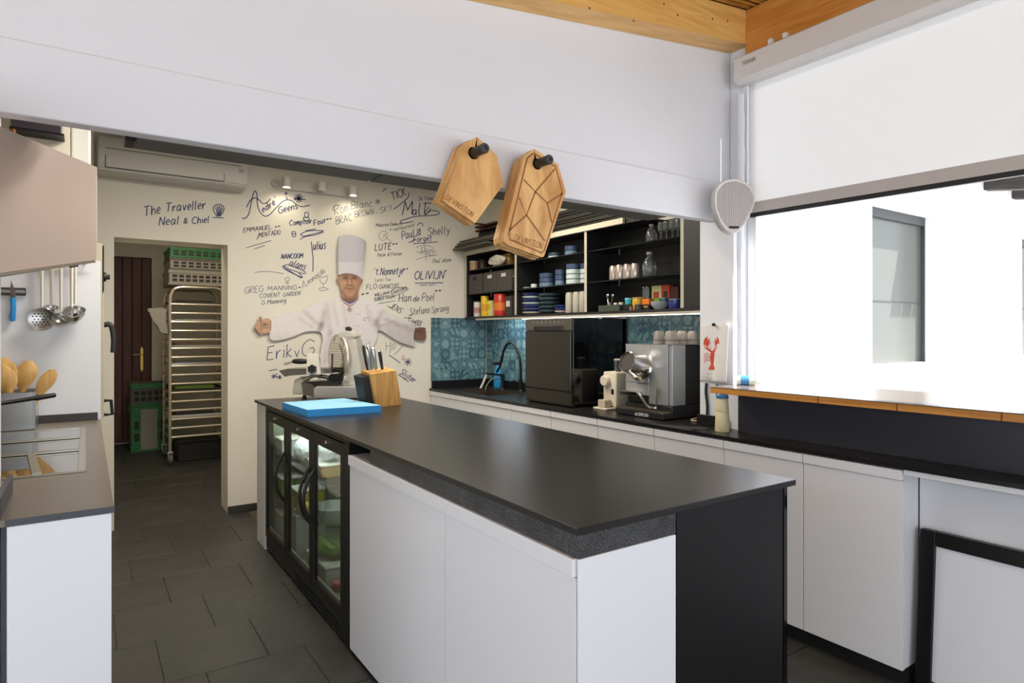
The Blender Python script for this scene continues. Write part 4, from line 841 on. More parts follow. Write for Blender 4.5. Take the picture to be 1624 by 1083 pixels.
b = MB(); b.hexa([(2.975, 2.095, zb0+.03), (2.9755, 2.095, zb0+.03), (2.9755, -2.7, zb1+.03), (2.975, -2.7, zb1+.03), (2.975, 2.095, 2.76), (2.9755, 2.095, 2.76), (2.9755, -2.7, 2.76), (2.975, -2.7, 2.76)])
b.build('fabric', m, o)
b = MB(); b.hexa([(2.96, 2.10, zb0+.022), (2.985, 2.10, zb0+.022), (2.985, -2.72, zb1+.022), (2.96, -2.72, zb1+.022), (2.96, 2.10, zb0+.078), (2.985, 2.10, zb0+.078), (2.985, -2.72, zb1+.078), (2.96, -2.72, zb1+.078)]); b.build('bottom_bar', mat('bar_grey', 'bdb7b3', .45), o)
b = MB(); b.hexa([(2.963, 2.10, zb0), (2.983, 2.10, zb0), (2.983, -2.72, zb1), (2.963, -2.72, zb1), (2.963, 2.10, zb0+.0215), (2.983, 2.10, zb0+.0215), (2.983, -2.72, zb1+.0215), (2.963, -2.72, zb1+.0215)]); b.build('seal', BPLA, o)
b = MB()
for px in (1226, 1249):
    y = at(px, 62, x=2.93).y; b.box(2.90, 2.96, y-.012, y+.012, 2.8785, 2.905, .003); b.box(2.945, 2.974, y-.010, y+.010, 2.9, 2.93, .002)
b.build('bracket', BW_, o)

# ------------------------------------------------------------------ courtyard outside
FAC = mat('sunlit_render', 'e8e9ea', .9, bump=.2, bscale=8)
struct(MB().box(-30, 40, -40, 30, -.3, -.13).build('ground', mat('pale_paving', 'b6b5b6', .9, noise=.06)))
FX0, FX1, FX2, FX3 = 6.48, 8.10, 10.44, 12.0
b = MB(); z0, z1 = 1.06, 2.735
b.box(3.52, FX0, 3.2, 3.7, -.13, 3.5); b.box(FX1, FX2, 3.2, 3.7, -.13, 3.5); b.box(FX3, 16, 3.2, 3.7, -.13, 3.5)
for a, q in ((FX0, FX1), (FX2, FX3)): b.box(a, q, 3.2, 3.7, -.13, z0); b.box(a, q, 3.2, 3.7, z1, 3.5)
struct(b.build('wall_courtyard', FAC))
for i, (a, q) in enumerate(((FX0, FX1), (FX2, FX3))):
    wn = struct(MB().box(a+.001, q-.001, 3.44, 3.46, z0+.001, z1-.001).build('window_%d' % (i+2), mat('dull_film_glass', '55564f', .25, noise=.12, nscale=2.5, stretch=(1, 1, .4))))
    b = MB(); b.box(q-.022, q-.001, 3.40, 3.439, z0+.001, z1-.001); b.box(a+.001, q-.022, 3.40, 3.439, z1-.10, z1-.001); b.box(a+.001, a+.03, 3.40, 3.439, z0+.001, z1-.10); b.build('window_frame', mat('grey_frame', '3c3d3e', .5), wn)
    MB().box(a+.03, q-.022, 3.43, 3.4395, (z0+z1)/2-.16, (z0+z1)/2-.155).build('glazing_line', MATS['grey_frame'], wn)
for k, x in enumerate((8.35, 9.25, 10.15, 11.05)):
    b = MB(); b.prism([(x-.07, 3.2, 3.36), (x-.07, 2.72, 3.22), (x-.07, 2.72, 3.14), (x-.07, 2.80, 3.10), (x-.07, 3.2, 3.16)], (.14, 0, 0))
    tag(b.build('eave_rafter', RAFT), 'dark rafter end under the far eaves, %s from the left' % ('first', 'second', 'third', 'fourth')[k], 'rafter', 'rafter ends across the courtyard')
ROOFT = mat('terracotta', 'a9806a', .8, noise=.2)
rf = thing('tiled_eave', 'terracotta tiled eave of the white building across the courtyard', 'roof', (10, 3.0, 3.4))
b = MB(); b.hexa([(7.9, 2.6, 3.22), (13, 2.6, 3.22), (13, 3.75, 3.55), (7.9, 3.75, 3.55), (7.9, 2.6, 3.25), (13, 2.6, 3.25), (13, 3.75, 3.58), (7.9, 3.75, 3.58)]); b.build('roof_deck', RAFT, rf)
for k in range(20):
    b = MB(); x = 8.05+k*.25; b.rings([[(x+.115*math.cos(a*math.pi/6), y, z+.08*math.sin(a*math.pi/6)) for a in range(7)] for y, z in ((2.5, 3.235), (3.7, 3.585))]); b.build('roof_tile', ROOFT, rf)

# ------------------------------------------------------------------ on the island
o = thing('cutting_board', 'thick bright blue cutting board on the far end of the island worktop', 'board', (1.18, 3.65, ZI))
BB = mat('blue_polyethylene', '1f8fd6', .45); BT = mat('mottled_pale_blue', '86bfdd', .5, noise=.08, nscale=20)
bl = [(1.395, 3.40), (1.352, 3.91), (.967, 3.875), (.985, 3.425)]
b = MB(); b.hexa([(x, y, ZI+.0005) for x, y in bl[::-1]]+[(x, y, ZI+.0385) for x, y in bl[::-1]]); b.build('board_body', BB, o)
b = MB(); b.hexa([(x*.994+.0072, y*.994+.022, ZI+.0387) for x, y in bl[::-1]]+[(x*.994+.0072, y*.994+.022, ZI+.0397) for x, y in bl[::-1]]); b.build('pale_top', BT, o)  # pale mottled sheet laid over the bright blue board
# knife block
A_ = at(598, 646, z=ZI+.0006); B_ = at(637, 641.5, z=ZI+.0006); e1 = (B_-A_).normalized(); e2 = Vector((-e1.y, e1.x, 0)); wdt = (B_-A_).length
o = thing('knife_block', 'acacia knife block with steel and black handled knives beside the slicer', 'knife block', tuple(A_+e2*.06))
def KB(u_, v_, z): return A_+e1*u_+e2*v_+Vector((0, 0, z))
ht = .205
b = MB(); b.hexa([KB(0, 0, 0), KB(wdt, 0, 0), KB(wdt, .10, 0), KB(0, .10, 0), KB(-.045, -.0, ht), KB(wdt-.045, -.0, ht+.012), KB(wdt-.045, .10, ht+.03), KB(-.045, .10, ht+.02)]); b.build('wood_body', ACACIA, o)
b = MB(); b.hexa([KB(-.055, .02, 0), KB(-.002, .02, 0), KB(-.002, .10, 0), KB(-.055, .10, 0), KB(-.098, .02, ht-.02), KB(-.047, .02, ht-.01), KB(-.047, .10, ht), KB(-.098, .10, ht-.01)]); b.build('black_side', BPLA, o)
for k, (u_, v_, ln, r, mm) in enumerate(((-.03, .03, .125, .010, STEEL), (-.015, .075, .15, .009, BPLA), (.012, .025, .135, .012, STEEL), (.02, .075, .15, .010, STEEL), (.065, .03, .115, .010, BPLA))):
    p0 = KB(u_-.0, v_, ht+.0215); dr = Vector((-.22, 0, 1)); dr = (e1*-.2+Vector((0, 0, 1))).normalized()
    b = MB(); b.tube([p0, p0+dr*.02, p0+dr*ln*.5, p0+dr*ln*.85, p0+dr*ln], [r*.8, r*.85, r, r*1.15, r*.8], 10); kn = b.build('knife_handle', mm, o, smooth=True)
    MB().lathe([(r*1.0, ln), (r*.7, ln+.004)], p0, 10, dr).build('pommel', CHR, kn, smooth=True)
# meat slicer: built in an upright frame facing the room
O_ = at(540, 633, z=ZI); O_.z = ZI; sc = (O_.x*FW[0]+O_.y*FW[1])/FPX
def S(px, py, dp=0): return O_+UR*(px-540)*sc+UZ*(633-py)*sc+UF*dp
def slab(b, pts, d0, d1): b.prism([S(px, py, d0) for px, py in pts], UF*(d1-d0)); return b
o = thing('meat_slicer', 'chrome meat slicer with a large round blade on the far end of the island', 'slicer', tuple(O_+UF*.12))
b = MB(); pr = [(497, 632), (580, 632), (580, 615), (577, 612.5), (500, 612.5), (497, 615)]; slab(b, pr, .0, .26); bmesh.ops.bevel(b.bm, geom=list(b.bm.edges), offset=.008, segments=2, affect='EDGES'); b.build('base', mat('bright_casting', 'd6d3cc', .28, metal=.75), o, smooth=True)
b = MB()
for px, dp in ((479, .05), (505, .03), (573, .03), (573, .22), (505, .22)): b.cyl(S(px, 633, dp), S(px, 628, dp), .016, .012, 12)
b.build('foot', BPLA, o)
b = MB(); slab(b, [(479, 627), (497, 630), (497, 613), (493, 609), (480, 607), (477, 611)], .02, .2); b.build('side_housing', mat('dark_casting', '6d675e', .4, metal=.4), o)
b = MB(); slab(b, [(458, 627), (477, 627), (477, 604), (472, 598), (461, 604)], .06, .2); bmesh.ops.bevel(b.bm, geom=list(b.bm.edges), offset=.006, segments=2, affect='EDGES'); b.build('carriage_arm', ALU, o, smooth=True)
b = MB(); b.tube([S(477, 604, .05), S(495, 596, .06), S(520, 600, .06), S(560, 611, .06)], .014, 8); b.tube([S(497, 610, .14), S(560, 600, .14)], .010, 8); b.build('slide_rod', STEEL, o, smooth=True)
b = MB(); slab(b, [(476, 607), (535, 603), (535, 611), (499, 612.5), (476, 610)], .03, .2); b.build('tray_underside', mat('tray_dark', '3a352f', .35, metal=.5), o)
b = MB(); slab(b, [(440, 588), (454, 585), (524, 584.5), (524, 592), (456, 596), (450, 598)], .02, .2); b.build('carriage_tray', mat('tray_steel', '8f8c86', .25, metal=.9), o)
b = MB(); slab(b, [(488, 561), (507, 561), (506, 566), (508.5, 594), (487.5, 594), (490, 566)], -.03, .015); bmesh.ops.bevel(b.bm, geom=list(b.bm.edges), offset=.004, segments=2, affect='EDGES'); ep = b.build('end_plate', mat('ivory_casting', 'd8d2c4', .4), o, smooth=True)
b = MB(); b.prism([S(498.5+7*math.cos(k*math.pi/6)*(1 if k % 2 else .8), 584.5+7*math.sin(k*math.pi/6)*(1 if k % 2 else .8), -.031) for k in range(12)], UF*-.03); b.build('star_knob', BPLA, ep)
b = MB(); b.tube([S(464, 573, .0), S(466, 573, 0), S(470, 573, 0), S(477, 573, 0), S(485, 573, 0), S(488, 573, 0)], [.010, .015, .018, .019, .016, .012], 12); b.build('handle_grip', BPLA, o, smooth=True)
b = MB(); b.tube([S(450, 577, .01), S(464, 573.5, .0)], .010, 8); b.tube([S(488, 574, 0), S(492, 576, 0)], .008, 8); b.build('handle_rod', ALU, o, smooth=True)
nrm = (-UR*.80-UF*.60).normalized(); bc = S(527, 570, .11); br = .158
MB().lathe([(.02, .008), (br*.72, .008), (br*.74, .004), (br*.93, .003), (br, 0), (br, -.006), (.02, -.006)], bc, 40, nrm).build('blade', CHR, o, smooth=True)
b = MB()
ca_, cb2 = nrm.orthogonal().normalized(), None; uu = Vector((0, 0, 1))-nrm*nrm.z; uu.normalize(); vv = nrm.cross(uu)
for k in range(13):
    h = -.11+k*.018; wv = math.sqrt(max(0, .113**2-h**2))
    b.tube([bc+uu*h-vv*wv+nrm*.010, bc+uu*h+vv*wv+nrm*.010], .0016, 5)
stuff(b.build('blade_ribs', mat('rib_shade', '9b8f7c', .4, metal=.6), o))
b = MB(); ring = [bc+(uu*math.cos(a)+vv*math.sin(a))*(br+.010)+nrm*-.012 for a in [2*math.pi*k/36 for k in range(36)]]; b.tube(ring, .011, 8, closed=True); b.build('ring_guard', ALU, o, smooth=True)
b = MB(); b.tube([S(525, 561, .03), S(525, 575, .03), S(524, 588, .03), S(518, 592, .03)], .006, 8); b.build('guard_rod', BPLA, o, smooth=True)
b = MB(); slab(b, [(545, 537), (559, 535.5), (563, 547), (567, 570), (571, 600), (573, 612.4), (538, 612.4), (545, 596), (549, 570)], .05, .24); bmesh.ops.bevel(b.bm, geom=list(b.bm.edges), offset=.008, segments=3, affect='EDGES'); b.build('motor_housing', ALU, o, smooth=True)
b = MB(); slab(b, [(534, 536.5), (562, 534.8), (560, 529), (555, 525.5), (543, 524.5), (533, 529)], .04, .22); bmesh.ops.bevel(b.bm, geom=list(b.bm.edges), offset=.006, segments=2, affect='EDGES'); b.build('top_cap', ALU, o, smooth=True)
b = MB(); slab(b, [(542, 524), (549, 525), (551, 521), (547, 517.5), (541, 519)], .10, .13); b.build('top_knob', BPLA, o)
b = MB(); slab(b, [(571, 612), (585, 612), (586, 590), (582, 577), (573, 574)], .10, .22); bmesh.ops.bevel(b.bm, geom=list(b.bm.edges), offset=.008, segments=2, affect='EDGES'); b.build('motor', ALU, o, smooth=True)
b = MB(); slab(b, [(517, 603), (541, 606), (543, 600), (535, 594), (522, 594)], .02, .09); b.build('slice_deflector', BLK, o)

# ------------------------------------------------------------------ left side: cooking counter
t = thing('cooking_counter', 'white cooking counter with a taupe worktop at the left edge', 'counter', (-.3, 2.9, 0))
TAU = mat('taupe_composite', '6e675c', .35, noise=.04)
b = MB(); b.box(-.95, .06, 2.282, 3.94, .9285, ZI); b.box(-.195, .06, 1.955, 2.282, .9285, ZI); b.build('worktop', TAU, t)
MB().box(-.163, .062, 1.951, 1.9545, .929, ZI+.0005).build('worktop_edge', mat('blue_grey_edge', '3a3b44', .4), t)
b = MB(); b.box(-.160, .055, 1.957, 2.28, .0, .927, .001); b.box(-.95, .055, 2.284, 3.93, 0, .927); b.build('carcass', LAMM, t)
MB().box(-.185, -.172, 1.957, 2.27, ZI+.0005, 1.0, .002).build('end_upstand', MATS['blue_grey_edge'], t)
MB().box(-.95, .05, 3.925, 3.94, ZI+.0005, .985, .001).build('upstand', mat('dark_umber', '37322f', .45), t)
t = thing('splash_panel', 'white panel behind the hob with utensils hanging on it', 'panel', (-.4, 3.95, 1.5)); MB().box(-.95, .062, 3.941, 3.96, .946, 1.775, .001).build('panel_board', LAMM, t)
SG_ = mat('hob_glass', '1d1c1b', .03, coat=1)
t = thing('induction_hob', 'glossy induction hob framed with steel strips in the taupe worktop', 'hob', (-.25, 3.06, ZI))
def hob_pt(px, py): return at(px, py, z=ZI+.0035)
MB().box(-.62, .0, 2.50, 3.62, ZI+.0003, ZI+.0028).build('glass', SG_, t)
ST2 = mat('satin_strip', 'b9b3a6', .3, metal=.9)
for (xa, xb, ya, yb) in ((-.62, .0, 2.485, 2.5), (-.62, .0, 3.62, 3.632), (-.024, .0, 2.5, 3.62)): MB().box(xa, xb, ya, yb, ZI+.0003, ZI+.006, .001).build('steel_strip', ST2, t)
for (xa, xb, y) in ((-.62, -.0245, 2.93), (-.62, -.0245, 3.28)): MB().box(xa, xb, y-.012, y+.012, ZI+.003, ZI+.012, .002).build('steel_strip', ST2, t)
b = MB(); p, q = (-.17, 2.93), (-.13, 2.50); b.hexa([(p[0]-.012, p[1], ZI+.003), (p[0]+.012, p[1], ZI+.003), (q[0]+.012, q[1], ZI+.003), (q[0]-.012, q[1], ZI+.003), (p[0]-.012, p[1], ZI+.012), (p[0]+.012, p[1], ZI+.012), (q[0]+.012, q[1], ZI+.012), (q[0]-.012, q[1], ZI+.012)]); b.build('steel_strip', ST2, t)
# utensil pot with spoons
t = thing('utensil_pot', 'square steel pot of wooden spoons at the back of the hob', 'pot', (-.3, 3.78, ZI)); x0, x1, ya, yb, h = -.44, -.195, 3.66, 3.90, .18
b = MB()
for q in ((x0, x0+.008, ya, yb), (x1-.008, x1, ya, yb), (x0+.008, x1-.008, ya, ya+.008), (x0+.008, x1-.008, yb-.008, yb)): b.box(*q, ZI+.0035, ZI+h, .002)
b.box(x0+.008, x1-.008, ya+.008, yb-.008, ZI+.0035, ZI+.008); b.build('pot_body', STEEL, t)
for k, (x, y, lx, ln, wd, tl) in enumerate(((-.26, 3.72, -.02, .30, .052, -.3), (-.30, 3.75, -.01, .33, .06, -.1), (-.24, 3.73, .04, .27, .036, .25), (-.34, 3.78, -.03, .32, .055, -.35), (-.28, 3.82, .02, .31, .045, .1), (-.38, 3.74, .0, .30, .05, 0))):
    s = thing('wooden_spoon', 'pale wooden spoon, %s in the steel pot' % ('wide one at the front', 'widest one', 'rightmost and darkest', 'left one', 'rear one', 'leftmost')[k], 'spoon', (x, y, ZI+.009), 'wooden spoons in the pot')
    b = MB(); R = []
    for j in range(11):
        u_ = j/10; hw = .006 if u_ < .55 else .006+(wd-.006)*math.sin(math.pi*min(1, (u_-.55)/.5))**.8
        if u_ >= 1: hw = wd*.35
        z = ZI+.009+u_*ln; cx_ = x+lx*u_*2+tl*.1*u_; th = .006
        R.append([(cx_-hw, y-.0*u_, z), (cx_-hw*.6, y-th, z), (cx_+hw*.6, y-th, z), (cx_+hw, y, z), (cx_+hw*.6, y+th, z), (cx_-hw*.6, y+th, z)])
    b.rings(R); b.build('spoon_body', SPOON, s, smooth=True)
# saucepan whose long handle crosses the picture edge
t = thing('saucepan', 'steel saucepan on the hob, its long dark handle pointing right', 'pan', (-.72, 3.3, ZI)); c = (-.78, 3.15, ZI+.0065)
hp0, hp1 = at(0, 640, y=3.30), at(87, 626.5, y=3.42)
c = (hp0.x-.35, 3.15, ZI+.0125)
MB().lathe([(.13, 0), (.135, .006), (.135, .13), (.138, .132), (.131, .132), (.13, .01)], c, 28).build('pan_body', STEEL, t, smooth=True)
b = MB(); b.tube([(c[0]+.134, 3.17, hp0.z-.02), hp0, hp0+(hp1-hp0)*.6, hp0+(hp1-hp0)*.65, hp1], [.008, .008, .009, .012, .010], 8); b.build('handle', BMET, t, smooth=True)
# knife strip, knife and ladles on the splash panel
yS = 3.94
t = thing('magnetic_strip', 'dark magnetic knife strip on the white splash panel', 'rack', (-.45, yS, 1.6)); MB().box(-.8, -.247, yS-.016, yS-.0005, 1.582, 1.62, .003).build('strip_body', mat('dark_wenge', '3d3733', .5), t)
MB().box(-.8, -.25, yS-.0185, yS-.0165, 1.594, 1.608).build('steel_band', STEEL, t)
t = thing('paring_knife', 'small knife with a blue handle on the magnetic strip', 'knife', (-.297, yS-.02, 1.55)); xk = -.297
b = MB(); b.prism([(xk-.008, yS-.021, 1.655), (xk-.011, yS-.021, 1.57), (xk+.010, yS-.021, 1.57), (xk+.010, yS-.021, 1.60)], (0, .0015, 0)); b.build('blade', CHR, t)
b = MB(); b.tube([(xk, yS-.021, 1.571), (xk, yS-.021, 1.56), (xk+.002, yS-.021, 1.52), (xk-.002, yS-.021, 1.47), (xk, yS-.021, 1.455)], [.010, .012, .011, .013, .009], 10); b.build('handle', mat('handle_blue', '1f86cf', .4), t, smooth=True)
t = thing('utensil_rail', 'steel rail behind the hood carrying the ladles', 'rail', (-.1, yS-.03, 1.765)); MB().cyl((-.5, yS-.04, 1.765), (.04, yS-.04, 1.765), .006, n=10).build('bar', STEEL, t)
for x in (-.45, .0): MB().cyl((x, yS-.0005, 1.765), (x, yS-.034, 1.765), .006, n=8).build('stud', STEEL, t)
def ladle(label, x, zbot, r, deep, kind, yo=0):
    yy = yS-.048-yo; t = thing('skimmer' if kind == 's' else 'ladle', label, 'ladle', (x, yy, zbot), 'steel utensils on the splash panel')
    b = MB(); zt = zbot+r*.9; hk = [(x, yy, zt), (x, yy, 1.74), (x, yy-.004, 1.77), (x, yy+.012, 1.7745), (x, yy+.018, 1.767)]
    b.tube(hk, [.007, .009, .006, .004, .003], 8); b.build('handle', ALU, t, smooth=True)
    b = MB()
    if kind == 's':
        b.lathe([(.001, .006), (r*.6, .003), (r, -.004), (r, -.007), (r*.6, .0), (.001, .003)], (x, yy-.003, zbot), 24, (0, 1, 0)); d = b.build('perforated_disc', STEEL, t, smooth=True)
        h = MB()
        for i in range(-3, 4):
            for j in range(-3, 4):
                a, c2 = i*r*.26+(j % 2)*r*.13, j*r*.24
                if math.hypot(a, c2) < r*.85: h.lathe([(.0035, 0), (.0035, .0012)], (x+a, yy-.0022+.004*(math.hypot(a, c2)/r)-.0072+.002, zbot+c2), 8, (0, -1, 0))
        stuff(h.build('hole', BLK, d))
    else:
        ax2 = Vector((0, -.55, 1)).normalized()
        b.lathe([(r*.1, -deep), (r*.55, -deep*.85), (r*.9, -deep*.4), (r, 0), (r*.94, 0), (r*.84, -deep*.38), (r*.5, -deep*.78), (r*.05, -deep*.9)], (x, yy-.02, zbot+.01), 22, ax2); b.build('bowl', STEEL, t, smooth=True)
ladle('flat perforated skimmer, leftmost utensil on the splash panel', -.181, 1.465, .056, 0, 's')
ladle('smallest ladle hanging between the skimmer and the wide ladle', -.143, 1.515, .030, .03, 'l')
ladle('wide shallow ladle hanging in the middle', -.103, 1.463, .052, .045, 'l', .05)
ladle('deep ladle hanging rightmost behind another', -.046, 1.505, .046, .06, 'l')
ladle('second deep ladle nested under the rightmost one', -.06, 1.487, .044, .06, 'l', .07)
# hood
t = thing('extractor_hood', 'slanted brushed copper-toned steel extractor hood at upper left', 'hood', (-.2, 2.5, 1.8))
HP = [(-.175, 1.88, 1.536), (.034, 3.0, 1.689), (.034, 3.0, 2.057), (-.175, 1.88, 1.882)]
hv = Vector((-.46, .09, 0)); COP = mat('hood_steel', 'ddcbc8', .36, metal=.9, noise=.03, nscale=40, stretch=(1, 1, 8))
b = MB(); b.prism(HP, Vector((-.016, .003, 0))); b.build('front_sheet', COP, t)
b = MB(); b.prism([Vector(p)+Vector((-.017, .0032, .012 if i < 2 else -.012)) for i, p in enumerate(HP)], hv); b.build('canopy', COP, t)
b = MB(); e = (Vector(HP[2])-Vector(HP[1])); b.prism([Vector(HP[1])+Vector((.0005, .0005, 0)), Vector(HP[1])+Vector((.0015, .014, 0)), Vector(HP[2])+Vector((.0015, .014, 0)), Vector(HP[2])+Vector((.0005, .0005, 0))], (-.014, .002, 0)); b.build('edge_flange', mat('lit_edge_white', 'e3e0dd', .4), t)  # fold edge painted near-white to look lit, unlike the hood steel
b = MB(); lo, hi = Vector(HP[0]), Vector(HP[1]); dv = (hi-lo)
b.tube([lo+Vector((-.012, 0, -.006)), hi+Vector((-.012, 0, -.006))], .007, 8); b.build('bottom_lip', mat('lip_steel', '9c958a', .35, metal=.8), t, smooth=True)
for k, f0 in enumerate((.45, .68)):
    p = lo+dv*f0+Vector((-.012, 0, -.0145)); b = MB(); b.tube([p, p+dv*.09], .004, 6); b.build('switch_strip', (mat('cream_switch', 'd8cfae', .5), BLK)[k], t)
t = thing('duct_column', 'pale grey duct column rising behind the hood', 'duct', (-.02, 3.83, 2.3)); MB().box(-.062, .02, 3.78, 3.94, 1.9, 2.78, .012, 3).build('column_body', mat('duct_white', 'c4c6c6', .4), t); MB().box(.0205, .03, 3.79, 3.94, 1.9, 2.78).build('dark_side_strip', mat('umber_strip', '4a4236', .6), t)  # dark brown strip down the right side of the column
t = thing('vent_box', 'dark slotted vent box high on the cream wall above the hood', 'vent', (-.18, 3.6, 2.3)); MB().box(-.28, -.095, 3.60, 3.70, 2.322, 2.42, .003).build('box_body', mat('plum_black', '35303a', .4), t); MB().box(-.285, -.085, 3.59, 3.71, 2.312, 2.3215).build('flange', BLK, t)
b = MB()
for k in range(9): b.box(-.27+k*.019, -.262+k*.019, 3.5975, 3.5998, 2.375, 2.40)
b.build('slot', mat('slot_black', '151318', .6), t); MB().cyl((-.27, 3.60, 2.3118), (-.27, 3.60, 2.27), .01, n=8).build('copper_stub', mat('copper', 'a96f46', .3, metal=1), t)
MB().box(-1.0, -.065, 3.702, 3.9405, 2.05, 2.79).build('bulkhead', CREAM, t)
# tall oven unit behind the panel with black handles
t = thing('tall_oven_unit', 'cream tall oven unit beyond the splash panel with black handles', 'oven', (-.3, 4.4, 0)); MB().box(-.62, .07, 3.97, 4.75, .0, 1.87, .003).build('oven_body', mat('oven_cream', 'b9b199', .5), t)
MB().box(.0705, .078, 3.98, 4.74, 1.62, 1.86, .002).build('control_panel', BMET, t); MB().box(.0705, .078, 3.98, 4.74, .95, 1.60, .002).build('oven_door', mat('oven_enamel', 'b5ad93', .4), t)
MB().lathe([(.026, 0), (.024, .012), (.014, .014), (.013, .03)], (.078, 4.12, 1.705), 16, (1, 0, 0)).build('dial', BPLA, t, smooth=True)
b = MB(); b.tube(cat_rom([(.0785, 4.10, 1.44), (.105, 4.10, 1.445), (.118, 4.10, 1.42), (.125, 4.10, 1.36), (.122, 4.10, 1.29)], 4), .014, 10); b.build('lever_handle', BPLA, t, smooth=True)
b = MB(); b.tube([(.0785, 4.07, 1.03), (.112, 4.07, 1.03), (.118, 4.07, .955), (.0785, 4.07, .955)], .009, 8); b.build('loop_handle', BMET, t)

# ------------------------------------------------------------------ air conditioner and spotlights on the back wall
ACM = mat('ac_white', 'c6c3ba', .45); LINE = mat('dark_gap', '2a2a2a', .6)
t = thing('air_conditioner', 'long white air conditioner high on the back wall', 'air conditioner', (.54, 5.17, 2.5))
b = MB(); R = []
prof = [(5.2695, 2.49), (5.13, 2.487), (5.085, 2.51), (5.07, 2.56), (5.072, 2.68), (5.10, 2.735), (5.2695, 2.745)]
b.rings([[(x, y, z) for y, z in prof] for x in (.062, 1.012)]); bmesh.ops.bevel(b.bm, geom=list(b.bm.edges), offset=.008, segments=2, affect='EDGES'); b.build('casing', ACM, t, smooth=True)
b = MB()
b.box(.11, .845, 5.0665, 5.0705, 2.522, 2.600, .001); b.build('outlet_flap', ACM, t)
b = MB(); b.box(.11, .845, 5.0655, 5.0712, 2.518, 2.5215); b.box(.107, .110, 5.0655, 5.0712, 2.518, 2.602); b.box(.845, .848, 5.0655, 5.0712, 2.518, 2.58); b.box(.11, .97, 5.0655, 5.073, 2.648, 2.6505); b.build('gap_line', LINE, t)
MB().box(.95, .985, 5.0675, 5.072, 2.60, 2.63).build('display', mat('display_grey', '9b9894', .4), t)
t = thing('spotlight_rail', 'white wall bar with three small spotlights above the handwriting', 'lamp', (1.58, 5.2, 2.6))
MB().box(1.345, 1.85, 5.235, 5.2695, 2.555, 2.64, .002).build('rail_body', ACM, t)
BULB = mat('lit_bulb', 'fff4e0', .4, emit=8)
for k, x in enumerate((1.318, 1.60, 1.862)):
    b = MB(); tilt = Vector((0, 0, -1))
    b.lathe([(.03, 0), (.033, .004), (.033, .075), (.028, .078), (.027, .06)], (x, 5.15, 2.63), 20, tilt, cap1=False); h = b.build('spot_head', mat('spot_white', 'd8d5cc', .4), t, smooth=True)
    MB().cyl((x, 5.17, 2.60), (x, 5.236, 2.60), .009, n=10).build('spot_arm', ACM, h)
    if k != 1: MB().lathe([(.026, .062), (.020, .072), (.0, .074)], (x, 5.15, 2.63), 16, tilt).build('bulb', BULB, h, smooth=True)
    else: MB().lathe([(.026, .062), (.020, .066)], (x, 5.15, 2.63), 16, tilt).build('bulb', ALU, h, smooth=True)
MB().lathe([(.035, 0), (.035, .012), (.0, .014)], (1.262, 5.2695, 2.60), 18, (0, -1, 0)).build('end_socket', ACM, t, smooth=True)
for k, x in enumerate((1.318, 1.862)):
    l = D.lights.new('spot_lamp', 'SPOT'); l.energy = 1.2; l.spot_size = math.radians(150); l.spot_blend = .8; l.color = (1, .88, .68); l.shadow_soft_size = .025
    lo_ = D.objects.new('spot_lamp', l); lo_.location = (x, 5.15, 2.548); lo_.rotation_euler = (math.radians(8), 0, 0); COL.objects.link(lo_)

# ------------------------------------------------------------------ pantry seen through the doorway
d = struct(MB().box(.272, .688, 9.29, 9.32, .03, 2.342).build('door_1', mat('door_gap', '1a100c', .7)))
for k in range(4): x = .275+k*.1035; MB().box(x, x+.0985, 9.268, 9.289, .03, 2.34, .004).build('door_plank', DOORW, d)
BR = mat('brass', 'b8974f', .3, metal=.9)
b = MB(); xq = .585; b.prism([(xq-.014, 9.267, 1.19), (xq, 9.267, 1.225), (xq+.014, 9.267, 1.19), (xq+.014, 9.267, .94), (xq, 9.267, .90), (xq-.014, 9.267, .94)], (0, -.006, 0)); b.build('handle_plate', BR, d)
b = MB(); b.tube([(xq, 9.26, 1.12), (xq, 9.225, 1.12), (xq-.10, 9.22, 1.12)], .009, 8); b.build('door_handle', BR, d, smooth=True)
# bakery rack
RX, RY = .735, 7.55
t = thing('bakery_rack', 'steel bakery rack on castors seen through the doorway', 'rack', (1.1, 7.9, 0))
RS = mat('rack_steel', 'c6bdac', .3, metal=.7)
def hoop(y):
    b = MB(); b.tube(cat_rom([(RX, y, .14), (RX, y, .6), (RX, y, 1.2), (RX, y, 1.70), (RX+.02, y, 1.83), (RX+.09, y, 1.88), (RX+.3, y, 1.885), (RX+.45, y, 1.885), (RX+.53, y, 1.83), (RX+.55, y, 1.70), (RX+.55, y, 1.2), (RX+.55, y, .6), (RX+.55, y, .14)], 4), .016, 8); return b
hoop(RY).build('front_hoop', RS, t, smooth=True); hoop(RY+.62).build('rear_hoop', RS, t, smooth=True)
for k in range(16):
    z = .29+k*.094
    MB().cyl((RX+.01, RY, z), (RX+.54, RY, z), .0135, n=8).build('front_rail', RS, t, smooth=True)
    for x in (RX, RX+.55): MB().box(x-.012, x+.012, RY+.016, RY+.604, z-.006, z+.006).build('runner', RS, t)
for x in (RX, RX+.55):
    for y in (RY, RY+.62):
        cst = MB().box(x-.028, x+.028, y-.02, y+.02, .118, .14, .003).build('caster_fork', STEEL, t)
        MB().cyl((x-.014, y-.01, .055), (x+.014, y-.01, .055), .0545, n=18).build('wheel', mat('caster_grey', '57544d', .6), cst, smooth=True)
        b = MB(); b.box(x-.022, x-.016, y-.03, y+.02, .05, .118); b.box(x+.016, x+.022, y-.03, y+.02, .05, .118); b.build('fork_arm', STEEL, cst)
